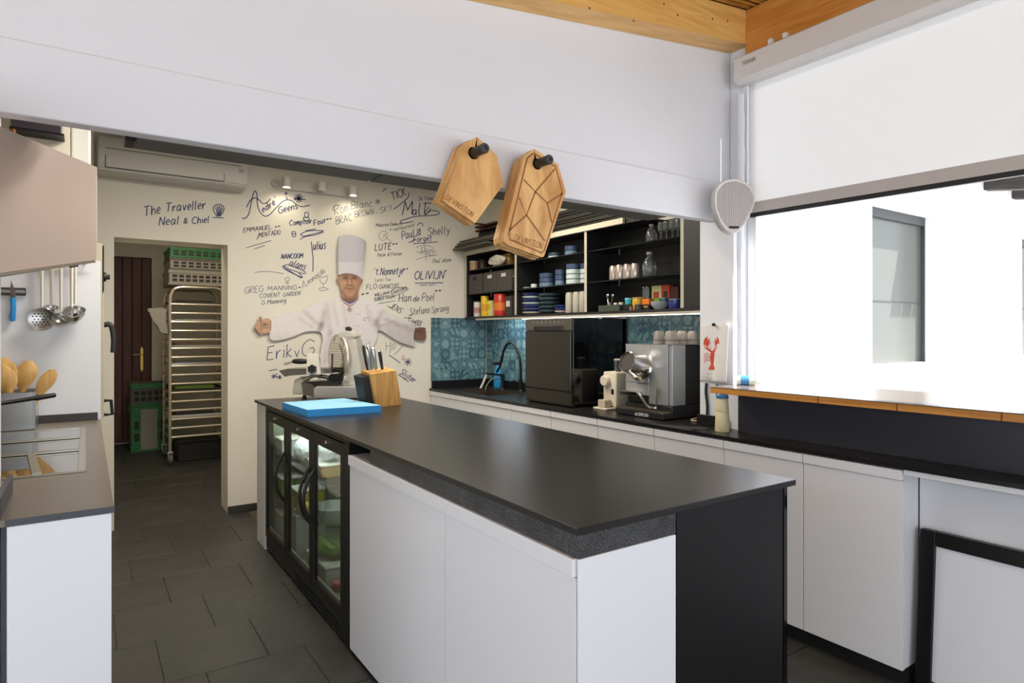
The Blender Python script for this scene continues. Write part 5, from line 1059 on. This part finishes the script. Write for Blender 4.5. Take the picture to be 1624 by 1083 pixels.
for k, (z, h, m, la) in enumerate(((1.712, .05, DK, 'dark tray at the top of the bakery rack'), (1.524, .03, STEEL, 'steel tray high in the bakery rack'), (1.242, .05, PLA, 'pale tray in the middle of the bakery rack'), (1.054, .04, STEEL, 'steel tray below the middle of the bakery rack'), (.772, .05, DK, 'dark tray in the lower half of the bakery rack'), (.49, .05, PLA, 'pale tray low in the bakery rack'))):
    zz = z-.004
    o = thing('baking_tray', la, 'tray', (RX+.27, RY+.32, zz), 'trays in the bakery rack'); zz = .29+round((z-.29)/.094)*.094+.0068
    b = MB(); x0, x1, ya, yb = RX+.014, RX+.536, RY+.06, RY+.58; b.box(x0, x1, ya, yb, zz, zz+.004)
    for q in ((x0, x0+.004, ya, yb), (x1-.004, x1, ya, yb), (x0+.004, x1-.004, ya, ya+.004), (x0+.004, x1-.004, yb-.004, yb)): b.box(*q, zz+.004, zz+h*.55)
    b.build('tray_body', m, o); MB().box(x0+.05, x1-.08, ya+.1, yb-.1, zz+.0045, zz+h*.9, .01).build('tray_load', (DK, PLA, mat('bread_tan', '7c5f3f', .8), STEEL, GRN, DK)[k], o)
GC = mat('crate_green', '1f6a38', .5); GG = mat('crate_grey', '8a867c', .6); DG = mat('crate_dark_grey', '55524b', .6)
def crate(label, x0, x1, y0, y1, z0, z1, m, m2, bands=True):
    o = thing('plastic_crate', label, 'crate', ((x0+x1)/2, (y0+y1)/2, z0), 'plastic crates in the pantry'); H_ = z1-z0
    b = MB(); tk = .012
    for q in ((x0, x0+tk, y0, y1), (x1-tk, x1, y0, y1), (x0+tk, x1-tk, y0, y0+tk), (x0+tk, x1-tk, y1-tk, y1)): b.box(*q, z0, z1-.0005)
    b.box(x0+tk, x1-tk, y0+tk, y1-tk, z0, z0+.01); b.build('crate_body', m, o)
    b = MB(); b.box(x0-.008, x1+.008, y0-.008, y0-.0005, z1-H_*.22, z1, .002); b.box(x0-.008, x0, y0-.008, y1, z1-H_*.22, z1, .002); b.build('rim_band', m2, o); MB().box(x0-.008, x1+.008, y0-.008, y0-.0005, z0, z0+H_*.14, .002).build('base_band', m2, o)
    b = MB(); n = max(3, int((x1-x0)/.07))
    for r in range(2):
        for k in range(n): xx = x0+.03+(x1-x0-.06)*k/n; b.box(xx, xx+(x1-x0-.06)/n*.7, y0-.0015, y0-.0002, z0+H_*(.24+.26*r), z0+H_*(.42+.26*r))
    stuff(b.build('slot', mat('slot_dark', '22211f', .7), o))
    return o
zt = 1.905
crate('grey crate lying on top of the bakery rack, lowest of three', RX-.01, RX+.56, RY-.02, RY+.6, zt, zt+.16, GG, GG)
crate('grey slotted crate in the middle on top of the bakery rack', RX, RX+.56, RY-.02, RY+.6, zt+.1605, zt+.29, GG, DG)
crate('green crate topmost on the bakery rack', RX, RX+.56, RY-.02, RY+.6, zt+.2905, zt+.40, GC, GC)
crate('green crate with a grey mesh front on the pantry floor', .435, .83, 8.55, 9.0, .001, .53, GC, GC)
crate('grey crate with a green base stacked on the floor crate', .435, .83, 8.55, 9.0, .531, .80, DG, GC)
o = D.objects['plastic_crate']
MB().box(.53, .70, 8.538, 8.5415, .03, .5).build('mesh_insert', GG, [x for x in D.objects if x.name.startswith('plastic_crate') and x['label'].startswith('green crate with')][0])
b = MB(); bp_ = [at(*q, y=7.5) for q in ((234, 490), (246, 488), (263, 489), (264, 508), (265, 530), (256, 528), (247, 515), (240, 500))]
b.prism(bp_, (0, .06, 0)); r_ = bmesh.ops.subdivide_edges(b.bm, edges=list(b.bm.edges), cuts=2, use_grid_fill=True)
for v in b.bm.verts: v.co += Vector((random.uniform(-.008, .008), random.uniform(-.02, .02), random.uniform(-.008, .008)))
tag(b.build('plastic_bag', mat('dusty_bag', '8f8b80', .35), None, smooth=True), 'crumpled plastic bag tied to the left post of the bakery rack', 'bag')
o = thing('dark_bin', 'dark box on the floor under the bakery rack', 'box', (1.03, 7.9, 0)); MB().box(.82, 1.24, 7.66, 8.1, .001, .20, .006).build('box_body', mat('bin_black', '1e1c19', .6), o); MB().box(.81, 1.25, 7.65, 8.11, .2005, .225, .004).build('lid', mat('bin_black', '1e1c19'), o)

# ------------------------------------------------------------------ printed cut-out of a chef, standing off the wall
m = D.materials.new('printed_board'); m.use_nodes = True; nt = m.node_tree; at_ = nt.nodes.new('ShaderNodeVertexColor'); at_.layer_name = 'print'
nt.links.new(at_.outputs[0], nt.nodes['Principled BSDF'].inputs['Base Color']); nt.nodes['Principled BSDF'].inputs['Roughness'].default_value = .55
PRINT = m
CY = 5.238
chef = thing('chef_cutout', 'life-size printed cut-out of a chef with outstretched arms on the back wall', 'cut-out', (1.85, CY, 1.3))
def gs(x, y, cx, cy, sx, sy): return math.exp(-((x-cx)/sx)**2-((y-cy)/sy)**2)
def seg(x, y, x0, y0, x1, y1, wd):
    dx, dy = x1-x0, y1-y0; t_ = max(0, min(1, ((x-x0)*dx+(y-y0)*dy)/(dx*dx+dy*dy))); return math.exp(-(math.hypot(x-x0-dx*t_, y-y0-dy*t_)/wd)**2)
def mixc(a, b_, k): k = max(0, min(1, k)); return tuple(a[i]*(1-k)+b_[i]*k for i in range(3))
def printed(name, outline, to_px, step, colf, lay=0, thick=0, smooth_n=5):
    ol = cat_rom(list(outline)+[outline[0]], smooth_n)[:-1] if smooth_n else list(outline)
    xs = [p[0] for p in ol]; ys = [p[1] for p in ol]; pts = [Vector(p) for p in ol]; n = len(pts)
    def inside(x, y):
        c = False; j = n-1
        for i in range(n):
            if (ol[i][1] > y) != (ol[j][1] > y) and x < (ol[j][0]-ol[i][0])*(y-ol[i][1])/(ol[j][1]-ol[i][1])+ol[i][0]: c = not c
            j = i
        return c
    y = min(ys)+step*.5; r = 0
    while y < max(ys):
        x = min(xs)+step*(.5 if r % 2 else .1)
        while x < max(xs):
            if inside(x, y): pts.append(Vector((x, y)))
            x += step
        y += step*.87; r += 1
    vs2, _, fs, *_ = delaunay_2d_cdt(pts, [(i, (i+1) % n) for i in range(n)], [list(range(n))], 1, 1e-4)
    me = D.meshes.new(name); yy = CY-lay*.0012
    co = [at(*to_px(v.x, v.y), y=yy) for v in vs2]
    me.from_pydata([tuple(c) for c in co], [], [list(f) for f in fs]); me.update()
    ca = me.color_attributes.new('print', 'FLOAT_COLOR', 'POINT')
    for i, v in enumerate(vs2):
        c = colf(v.x, v.y); ca.data[i].color = (lin(max(0, c[0])/255), lin(max(0, c[1])/255), lin(max(0, c[2])/255), 1)
    if me.polygons and me.polygons[0].normal.y > 0: me.flip_normals()
    me.materials.append(PRINT); o = D.objects.new(name, me); COL.objects.link(o); o.parent = chef; o.location = -Vector(chef.location)
    if thick:
        sm = o.modifiers.new('board', 'SOLIDIFY'); sm.thickness = thick; sm.offset = -1
    return o
PA = lambda x, y: (370+x/4.167, 360+y/4.167)
PB = lambda x, y: (500+x/6.767, 360+y/6.767)
PC = lambda x, y: (395+x/12.04, 480+y/12.04)
PD = lambda x, y: (600+x/7.733, 480+y/7.733)
# jacket with both sleeves (frame A)
jk = [(243, 606), (330, 582), (430, 552), (520, 512), (590, 490), (660, 474), (704, 462), (722, 485), (770, 512), (815, 490), (838, 468), (880, 480), (930, 492), (990, 530), (1040, 572), (1130, 612), (1205, 652), (1195, 700), (1192, 745), (1197, 786), (1100, 760), (1030, 718), (962, 682), (948, 740), (920, 800), (902, 870), (912, 960), (905, 1080), (880, 1150), (740, 1160), (600, 1150), (578, 1020), (570, 900), (582, 800), (592, 735), (568, 692), (480, 690), (400, 722), (310, 746), (246, 742), (240, 680)]
def jcol(x, y):
    c = (216, 211, 209); d = 0
    for q in ((585, 640, 560, 700, 16, .5), (600, 560, 585, 660, 18, .28), (470, 560, 560, 640, 14, .25), (430, 600, 520, 660, 12, .16), (620, 520, 640, 700, 22, .16), (660, 500, 690, 640, 12, .12), (725, 520, 745, 640, 10, .10), (945, 620, 960, 690, 16, .4), (985, 560, 945, 640, 18, .26), (1000, 610, 1080, 640, 14, .25), (970, 650, 1060, 625, 10, .22), (1090, 640, 1190, 690, 20, .18), (880, 520, 900, 640, 14, .12), (905, 560, 930, 660, 12, .12), (640, 700, 600, 900, 22, .18), (900, 760, 860, 820, 14, .22), (880, 830, 910, 800, 12, .22), (820, 690, 822, 1100, 5, .18), (770, 530, 800, 1100, 60, .05), (600, 880, 900, 880, 10, .10)):
        d += q[5]*seg(x, y, *q[:5])
    if y > 640 and x > 960: d += .16
    if x > 1000: d += .06+.12*max(0, (y-640)/140)
    if x < 560: d += .12*max(0, min(1, (y-(690-(560-x)*.02))/50))
    d += .03*math.sin(x*.11+y*.05)*math.sin(y*.07)
    c = mixc(c, (128, 116, 114), d)
    if 848 < x < 912 and (597 < y < 607 or 612 < y < 618) and math.sin(x*.9)*math.sin(y*1.7+x*.3) > -.1: c = mixc(c, (165, 110, 115), .7)
    for bx, by in ((828, 575), (824, 658), (822, 740)):
        if math.hypot(x-bx, y-by) < 5: c = (150, 145, 145)
    return c
printed('jacket', jk, PA, 9, jcol, 0, .010)
# hat (frame B)
hat = [(268, 92), (300, 84), (345, 80), (395, 86), (440, 98), (490, 118), (528, 138), (546, 165), (545, 220), (535, 300), (522, 400), (510, 480), (497, 548), (480, 540), (445, 516), (400, 502), (350, 496), (300, 498), (256, 512), (246, 505), (242, 420), (240, 330), (242, 230), (248, 150), (256, 108)]
def hcol(x, y):
    c = mixc((203, 201, 205), (186, 182, 188), max(0, (x-430)/120)); split = 372-abs(x-380)*.05
    if y < split: c = mixc(c, (158, 154, 163), .32+.30*math.sin((x-240)*.40))
    if abs(y-split) < 3: c = mixc(c, (150, 146, 152), .4)
    c = mixc(c, (160, 150, 145), .6*max(0, (262-x)/24)); return mixc(c, (150, 140, 136), .5*max(0, (x-500)/40))
printed('hat', hat, PB, 5.2, hcol, 2, .006)
# head and neck
hd = [(256, 500), (262, 530), (246, 532), (234, 548), (236, 580), (248, 608), (262, 615), (272, 660), (281, 700), (280, 755), (330, 800), (375, 820), (425, 798), (462, 752), (462, 700), (474, 655), (486, 626), (499, 606), (509, 578), (506, 560), (494, 556), (497, 540), (480, 530), (445, 506), (370, 490), (300, 490)]
def fcol(x, y):
    c = (174, 132, 100); k = mixc
    c = k(c, (120, 84, 62), .55*max(0, (x-420)/90)); c = k(c, (196, 152, 118), .5*gs(x, y, 310, 600, 34, 40)+.35*gs(x, y, 425, 600, 30, 36)+.5*gs(x, y, 368, 590, 12, 45)+.3*gs(x, y, 368, 725, 40, 25))
    c = k(c, (84, 56, 42), .75*max(0, min(1, (528-y)/34)))
    for ex in (327, 418):
        c = k(c, (96, 66, 50), .75*gs(x, y, ex, 548, 36, 17)); c = k(c, (70, 52, 44), .75*gs(x, y, ex, 526+(0 if ex < 370 else 2), 38, 6))
        c = k(c, (42, 30, 27), .9*gs(x, y, ex, 550, 20, 5)); c = k(c, (205, 190, 178), .55*gs(x, y, ex-11, 551, 5, 3)); c = k(c, (150, 110, 86), .35*gs(x, y, ex, 572, 26, 7))
    c = k(c, (108, 74, 56), .5*seg(x, y, 350, 560, 346, 618, 7)+.5*seg(x, y, 388, 560, 394, 620, 7)); c = k(c, (88, 56, 44), .75*gs(x, y, 370, 627, 26, 6)); c = k(c, (60, 38, 32), .6*(gs(x, y, 357, 626, 6, 4)+gs(x, y, 384, 627, 6, 4)))
    c = k(c, (112, 76, 58), .5*seg(x, y, 335, 620, 312, 668, 7)+.5*seg(x, y, 406, 622, 430, 670, 7))
    c = k(c, (104, 58, 50), .85*seg(x, y, 332, 655, 372, 661, 5)+.85*seg(x, y, 372, 661, 412, 656, 5)); c = k(c, (158, 104, 86), .55*gs(x, y, 372, 671, 28, 7)); c = k(c, (120, 84, 64), .4*gs(x, y, 372, 688, 34, 6))
    c = k(c, (92, 62, 47), .65*max(0, min(1, (y-738)/40))); c = k(c, (96, 64, 48), .4*seg(x, y, 285, 690, 330, 752, 14)+.4*seg(x, y, 458, 690, 415, 752, 14))
    c = k(c, (112, 76, 58), .5*gs(x, y, 245, 575, 8, 22)+.5*gs(x, y, 500, 585, 7, 20)); c = k(c, (120, 118, 116), .55*(gs(x, y, 264, 545, 8, 34)+gs(x, y, 488, 560, 8, 30)))
    return c
printed('head', hd, PB, 3.6, fcol, 1, .005)
# striped ribbon collar, medal, collar wings
for nm, off, wd, cc in (('ribbon_blue', 0, 11, (62, 84, 150)), ('ribbon_white', 13, 8, (222, 220, 220)), ('ribbon_red', 24, 9, (176, 70, 60))):
    L_ = [(275-off*.2, 745+off*.9), (300, 775+off), (340, 802+off), (372, 815+off*1.05), (410, 800+off), (440, 775+off), (461+off*.2, 745+off*.9)]
    L2 = [(x+(2 if x < 370 else -2), y+wd) for x, y in L_]
    printed(nm, L_+L2[::-1], PB, 6, lambda x, y, cc=cc: cc, 3, 0, 0)
md = [(368+30*math.cos(a)*(1 if i % 2 else .8), 886+30*math.sin(a)*(1 if i % 2 else .8)) for i, a in enumerate([2*math.pi*k/16 for k in range(16)])]
def mcol(x, y):
    r = math.hypot(x-368, y-886); return (196, 182, 160) if r < 9 else (120, 84, 66) if r < 17 else (208, 204, 196) if r < 24 else (128, 96, 76)
printed('medal', md, PB, 3.5, mcol, 4, 0, 0); printed('medal_ring', [(364, 838), (374, 838), (376, 858), (362, 858)], PB, 5, lambda x, y: (170, 150, 120), 4, 0, 0)
# hands (frames C and D): thumb, palm and curled fingers
lh = [(425, 350), (400, 318), (345, 300), (300, 305), (262, 318), (246, 285), (232, 268), (205, 262), (190, 275), (192, 310), (188, 345), (150, 380), (122, 420), (104, 480), (108, 505), (140, 540), (180, 590), (215, 618), (245, 632), (255, 612), (250, 585), (320, 588), (385, 565), (418, 520), (425, 430)]
def lcol(x, y):
    c = (186, 146, 116); k = mixc
    c = k(c, (106, 74, 56), .8*gs(x, y, 300, 420, 55, 32)); c = k(c, (120, 86, 66), .75*seg(x, y, 215, 290, 225, 365, 16)); c = k(c, (118, 82, 62), .6*seg(x, y, 150, 420, 235, 560, 9)+.6*seg(x, y, 200, 400, 255, 520, 8)+.5*seg(x, y, 255, 480, 400, 480, 8))
    c = k(c, (208, 168, 138), .6*gs(x, y, 180, 460, 22, 46)+.6*gs(x, y, 310, 530, 60, 26)+.5*gs(x, y, 330, 340, 60, 18)); c = k(c, (84, 60, 46), .8*seg(x, y, 108, 490, 235, 625, 10)); return k(c, (110, 78, 60), .5*max(0, (x-395)/30))
printed('hand', lh, PC, 11, lcol, 1, .005)
rh = [(452, 310), (500, 302), (555, 304), (580, 312), (578, 340), (588, 360), (583, 385), (588, 410), (580, 440), (570, 462), (520, 462), (470, 450), (440, 425), (438, 380)]
def rcol(x, y):
    c = (112, 78, 62); k = mixc
    for yy in (335, 362, 390, 420): c = k(c, (68, 44, 36), .65*seg(x, y, 510, yy, 580, yy+4, 5)); c = k(c, (142, 104, 84), .5*seg(x, y, 520, yy+14, 575, yy+15, 6))
    c = k(c, (74, 48, 40), .7*seg(x, y, 455, 345, 530, 365, 9)); return k(c, (76, 50, 42), .6*max(0, (470-x)/35))
printed('hand', rh, PD, 7, rcol, 1, .005)
b = MB()
for px, py in ((560, 500), (545, 560), (580, 560)): p = at(px, py, y=5.2695); b.box(p.x-.02, p.x+.02, CY+.011, 5.2695, p.z-.02, p.z+.02)
b.build('standoff', LAMM, chef)

# ------------------------------------------------------------------ handwriting on the back wall
WN = (0, -1, 0)
wp = lambda px, py: at(px, py, y=WY-.0008)
def sign(items, strokes=(), ink=0, wd=.0075):
    b = MB()
    for it in items:
        tx, P, Q_, cp = it[:4]; write(b, tx, P, Q_, cp, (it[4] if len(it) > 4 else wd)*.85, wp, WN, it[5] if len(it) > 5 else .2)
    for s in strokes:
        b.ribbon([wp(*p) for p in (cat_rom(s, 5) if len(s) > 2 else s)], wd*.85, WN)
    b.build('signature', INK[ink], wall_back, fixn=False)
def star(cx, cy, r, n=5): return [[(cx-r*math.cos(a), cy-r*math.sin(a)), (cx+r*math.cos(a), cy+r*math.sin(a))] for a in [math.pi*k/n+.2 for k in range(n)]]
z = lambda S_, ox, oy, k: [[(ox+x/k, oy+y/k) for x, y in s] for s in S_]
sign([('The', (228, 343.5), (254, 338.5), 15), ('Traveller', (262, 336), (325, 331), 13.5), ('Neal', (252, 357.5), (283, 355.5), 13), ('&', (291, 354.5), (297, 354), 8), ('Chiel', (304, 355), (331, 353), 10.5)],
     [[(345, 344), (339, 335), (339, 328), (344, 324.5), (350, 324.5), (355, 329), (354, 336), (348, 344)], [(337, 344.8), (355, 345.6)], [(342, 328), (345, 342)], [(345, 326), (346, 343)], [(348, 326), (347, 343)], [(351, 327), (348, 342)], [(353, 330), (349, 341)]], 0, .008)
sign([('ndre', (418, 337), (437, 324), 9.5), ("'", (439, 320), (441, 317), 8), ('Geens', (442, 339), (472, 331), 10.5)],
     z([[(30, 630), (70, 635), (120, 580), (150, 440), (175, 330), (205, 270), (230, 330), (235, 450), (270, 550), (330, 605), (390, 590), (470, 510), (560, 420), (630, 390), (700, 410), (760, 460), (830, 480), (930, 460)], [(90, 490), (140, 400), (200, 365), (260, 395), (310, 440), (370, 420), (405, 375)], [(715, 378), (870, 388)], [(600, 295), (625, 320)], [(628, 290), (602, 325)], [(615, 350), (632, 385)]], 380, 270, 8.331)+star(473.5, 314.5, 7.5), 0, .009)
sign([('Comptoir', (459, 357.5), (494, 354), 8), ('Four', (498, 358), (517, 352.5), 8.5), ('**', (518, 351), (526, 349.5), 4)],
     z([[(860, 560), (865, 620), (905, 615), (905, 560), (860, 560)], [(840, 625), (850, 665), (885, 670), (915, 650), (915, 625), (880, 620), (840, 625)], [(690, 815), (735, 812), (738, 870), (700, 872), (690, 815)], [(692, 840), (735, 840)], [(800, 850), (850, 820), (930, 800), (1110, 800), (900, 860), (830, 870), (810, 840)], [(800, 915), (860, 880), (1010, 850), (1110, 815)], [(870, 800), (1010, 775)]], 380, 270, 8.331), 0, .008)
sign([('EMMANUEL', (386, 368.5), (430, 363.5), 7), ('MENTADO', (410, 376.5), (444, 371.5), 7), ('**', (436, 363), (444, 361.5), 4)], [[(390, 393), (430, 381.5)], [(403, 395), (420, 389)], [(407, 380), (412, 370)]], 3, .006)
sign([('ulius', (496.5, 396), (516, 394.5), 13)], [[(493.8, 383), (495, 396), (496.5, 412), (496, 431)]], 0, .009)
sign([('NANCOOM', (446, 410.5), (480, 409), 7.5), ('alans', (458, 421), (483, 428), 11)], [[(449, 423), (457, 420), (482, 430), (482, 434), (462, 428), (449, 422), (452, 427), (470, 436), (480, 440), (474, 433)], [(452, 425), (478, 441)]], 0, .008)
sign([('Leonardo', (485, 454), (516, 431.5), 8)], [[(481, 444), (480, 457)], [(507, 437), (508, 446), (513, 450), (518, 446), (519, 437), (513, 440), (507, 437)], [(513, 450), (513, 456)], [(506, 459), (510, 456), (518, 457), (520, 459), (510, 461), (506, 459)], [(455, 440), (452, 443), (455, 446), (459, 444), (458, 440), (455, 440)], [(455, 446), (456, 451)], [(452, 449), (459, 448)], [(404, 432.5), (415, 430.5), (432, 431), (450, 434)]], 1, .0055)
sign([('GREG', (388, 466), (417, 462.5), 10), ('MANNING', (424, 461), (470, 459), 7), ('*', (473, 459), (477, 458.5), 4), ("'COVENT", (410, 472.5), (444, 470.5), 6.5), ("GARDEN'", (449, 470.5), (477, 467.5), 6), ('G Manning', (415, 483.5), (453, 479.5), 7)], [], 1, .006)
sign([('Erik', (423, 571), (462, 566), 21), ('v', (467, 566), (474, 565), 15), ('G', (478, 566), (497, 564), 26)], [[(426, 588), (440, 585.5)]]+star(434, 597, 4, 3)+star(443.5, 598, 4, 3)+[[(440, 599), (437, 595), (440, 592)]], 0, .0075)
sign([('Ron', (531, 341), (552, 335), 14), ('Blanc', (557, 331.5), (590, 327.5), 11), ('BRAC', (533, 356), (558, 350), 11), ('BROWN', (563, 345), (592, 340), 9.5), ('-', (596, 340), (599, 339), 6), ('SKY', (603, 338.5), (622, 333), 9)], [[(527, 334), (530, 327), (536, 325), (541, 327)]]+star(599, 319.5, 5, 4), 1, .0065)
sign([('TICK', (622, 318), (644, 309), 12, .009)], [[(607, 303), (613, 298)], [(648, 305), (647, 313), (636, 323), (624, 332)]], 0, .009)
sign([('M', (638, 341), (653, 340), 21, .011), ('a', (654, 341), (661, 340), 12, .011), ('ll', (663, 340), (676, 339), 18, .011), ('De Troon', (664, 318), (686, 317), 6, .005)], [[(674, 342), (684, 334), (696, 336), (694, 340), (680, 342), (660, 343), (642, 348), (635, 351), (640, 354), (655, 351)], [(672, 340), (680, 328)], [(676, 340), (684, 330)], [(671, 322.5), (684, 322)]], 0, .009)
sign([('Maurice Demuth', (596, 359.5), (637, 357), 5), ('* restaurant', (618, 368), (657, 359), 5)], [], 3, .005)
sign([], [[(609, 366), (602, 370), (602, 379), (609, 381), (614, 376), (613, 368), (609, 366)], [(608, 372), (620, 383)], [(612, 369), (607, 378)]], 1, .005)
sign([('Paul', (638, 380), (657, 375), 12), ('&', (660, 374), (667, 373), 10), ('Shelly', (678, 374), (713, 370), 12), ('Forget', (655, 384), (684, 382), 9)], [[(648, 384.5), (660, 380)], [(655, 386.5), (694, 383.5)], [(662, 358), (665, 354), (670, 354), (670, 359)], [(666, 362), (667, 370)]], 0, .008)
sign([('LUTE', (594.5, 397.5), (620, 395.5), 10.5), ('Peter & Florian', (599, 407.5), (637, 404.5), 5.5, .005), ('**', (622, 390), (630, 389), 3.5)], [], 3, .0085)
sign([('Rlen', (667, 404), (690, 404), 11)], [[(660, 392), (675, 389), (688, 394), (670, 400), (660, 399)], [(673, 388), (676, 414)], [(659, 412), (675, 407), (694, 405)], [(676, 398), (680, 405), (688, 405)], [(684, 416.5), (687, 416)]], 1, .005)
sign([('Paul Jolyon', (687, 417), (715, 414.5), 6)], [], 3, .005)
sign([("'t", (593, 436.5), (600, 435.5), 11), ('Nonnetje', (603, 436.5), (639, 434.5), 12), ('**', (640, 430), (647, 429), 4)], [], 0, .0085)
sign([('Lucas Tow', (595, 446.5), (619, 445.5), 5.5)], [], 1, .0045)
sign([('OLIVIJN', (657, 443), (703, 442), 13, .010), ('*', (705, 432), (708, 432), 3.5), ('simon post', (666, 453.5), (690, 452.5), 3, .004)], [[(658, 449), (703, 448.3)]], 0, .009)
sign([('FLO', (581, 459.5), (597, 457.5), 8), ('GIANCOIS', (601, 458), (632, 456.5), 7), ('WILLIAM', (594, 470), (617, 466.5), 5), ('Goossens', (622, 467), (645, 459), 7), ('SUBERTRAM', (593, 477.5), (625, 473), 5.5), ('**', (573, 472), (585, 469.5), 6.5)], [[(622, 468), (620, 462), (630, 456), (647, 457), (640, 463), (625, 470)], [(600, 481.5), (627, 477)]], 3, .006)
sign([('Han', (632, 479), (651, 478), 13), ('de', (655, 478), (664, 478), 9), ('Poel', (669, 477.5), (688, 476.5), 12), ('**', (689, 465), (699, 464.5), 5)], [], 3, .0075)
sign([('JENS', (617, 487), (634, 497), 9)], [[(614.5, 485), (620, 489)]], 3, .007)
sign([('Stefano', (650, 500.5), (681, 496), 11), ('Sprang', (684, 496.5), (711, 493), 10)], [[(648, 501), (655, 497)]], 3, .0065)
sign([('Taway', (645, 512.5), (668, 514), 9)], [[(640, 504), (653, 504.5)], [(653, 514.8), (667, 516)]], 3, .007)
sign([('Ho', (612, 556), (627, 553), 13)], [[(618, 560), (620, 554)], [(640, 546), (632, 556), (625, 563)]], 1, .006)
sign([('Slijter', (633, 592), (655, 607), 10)], [[(617, 563), (626, 569), (635, 576)], [(631, 594), (641, 600), (648, 606)]]+star(647, 574, 6.5, 4), 0, .0085)
sign([], [[(636.5, 565), (640, 564.5), (641, 568), (638, 570), (637, 567)], [(639, 571), (641, 569)]], 2, .006)
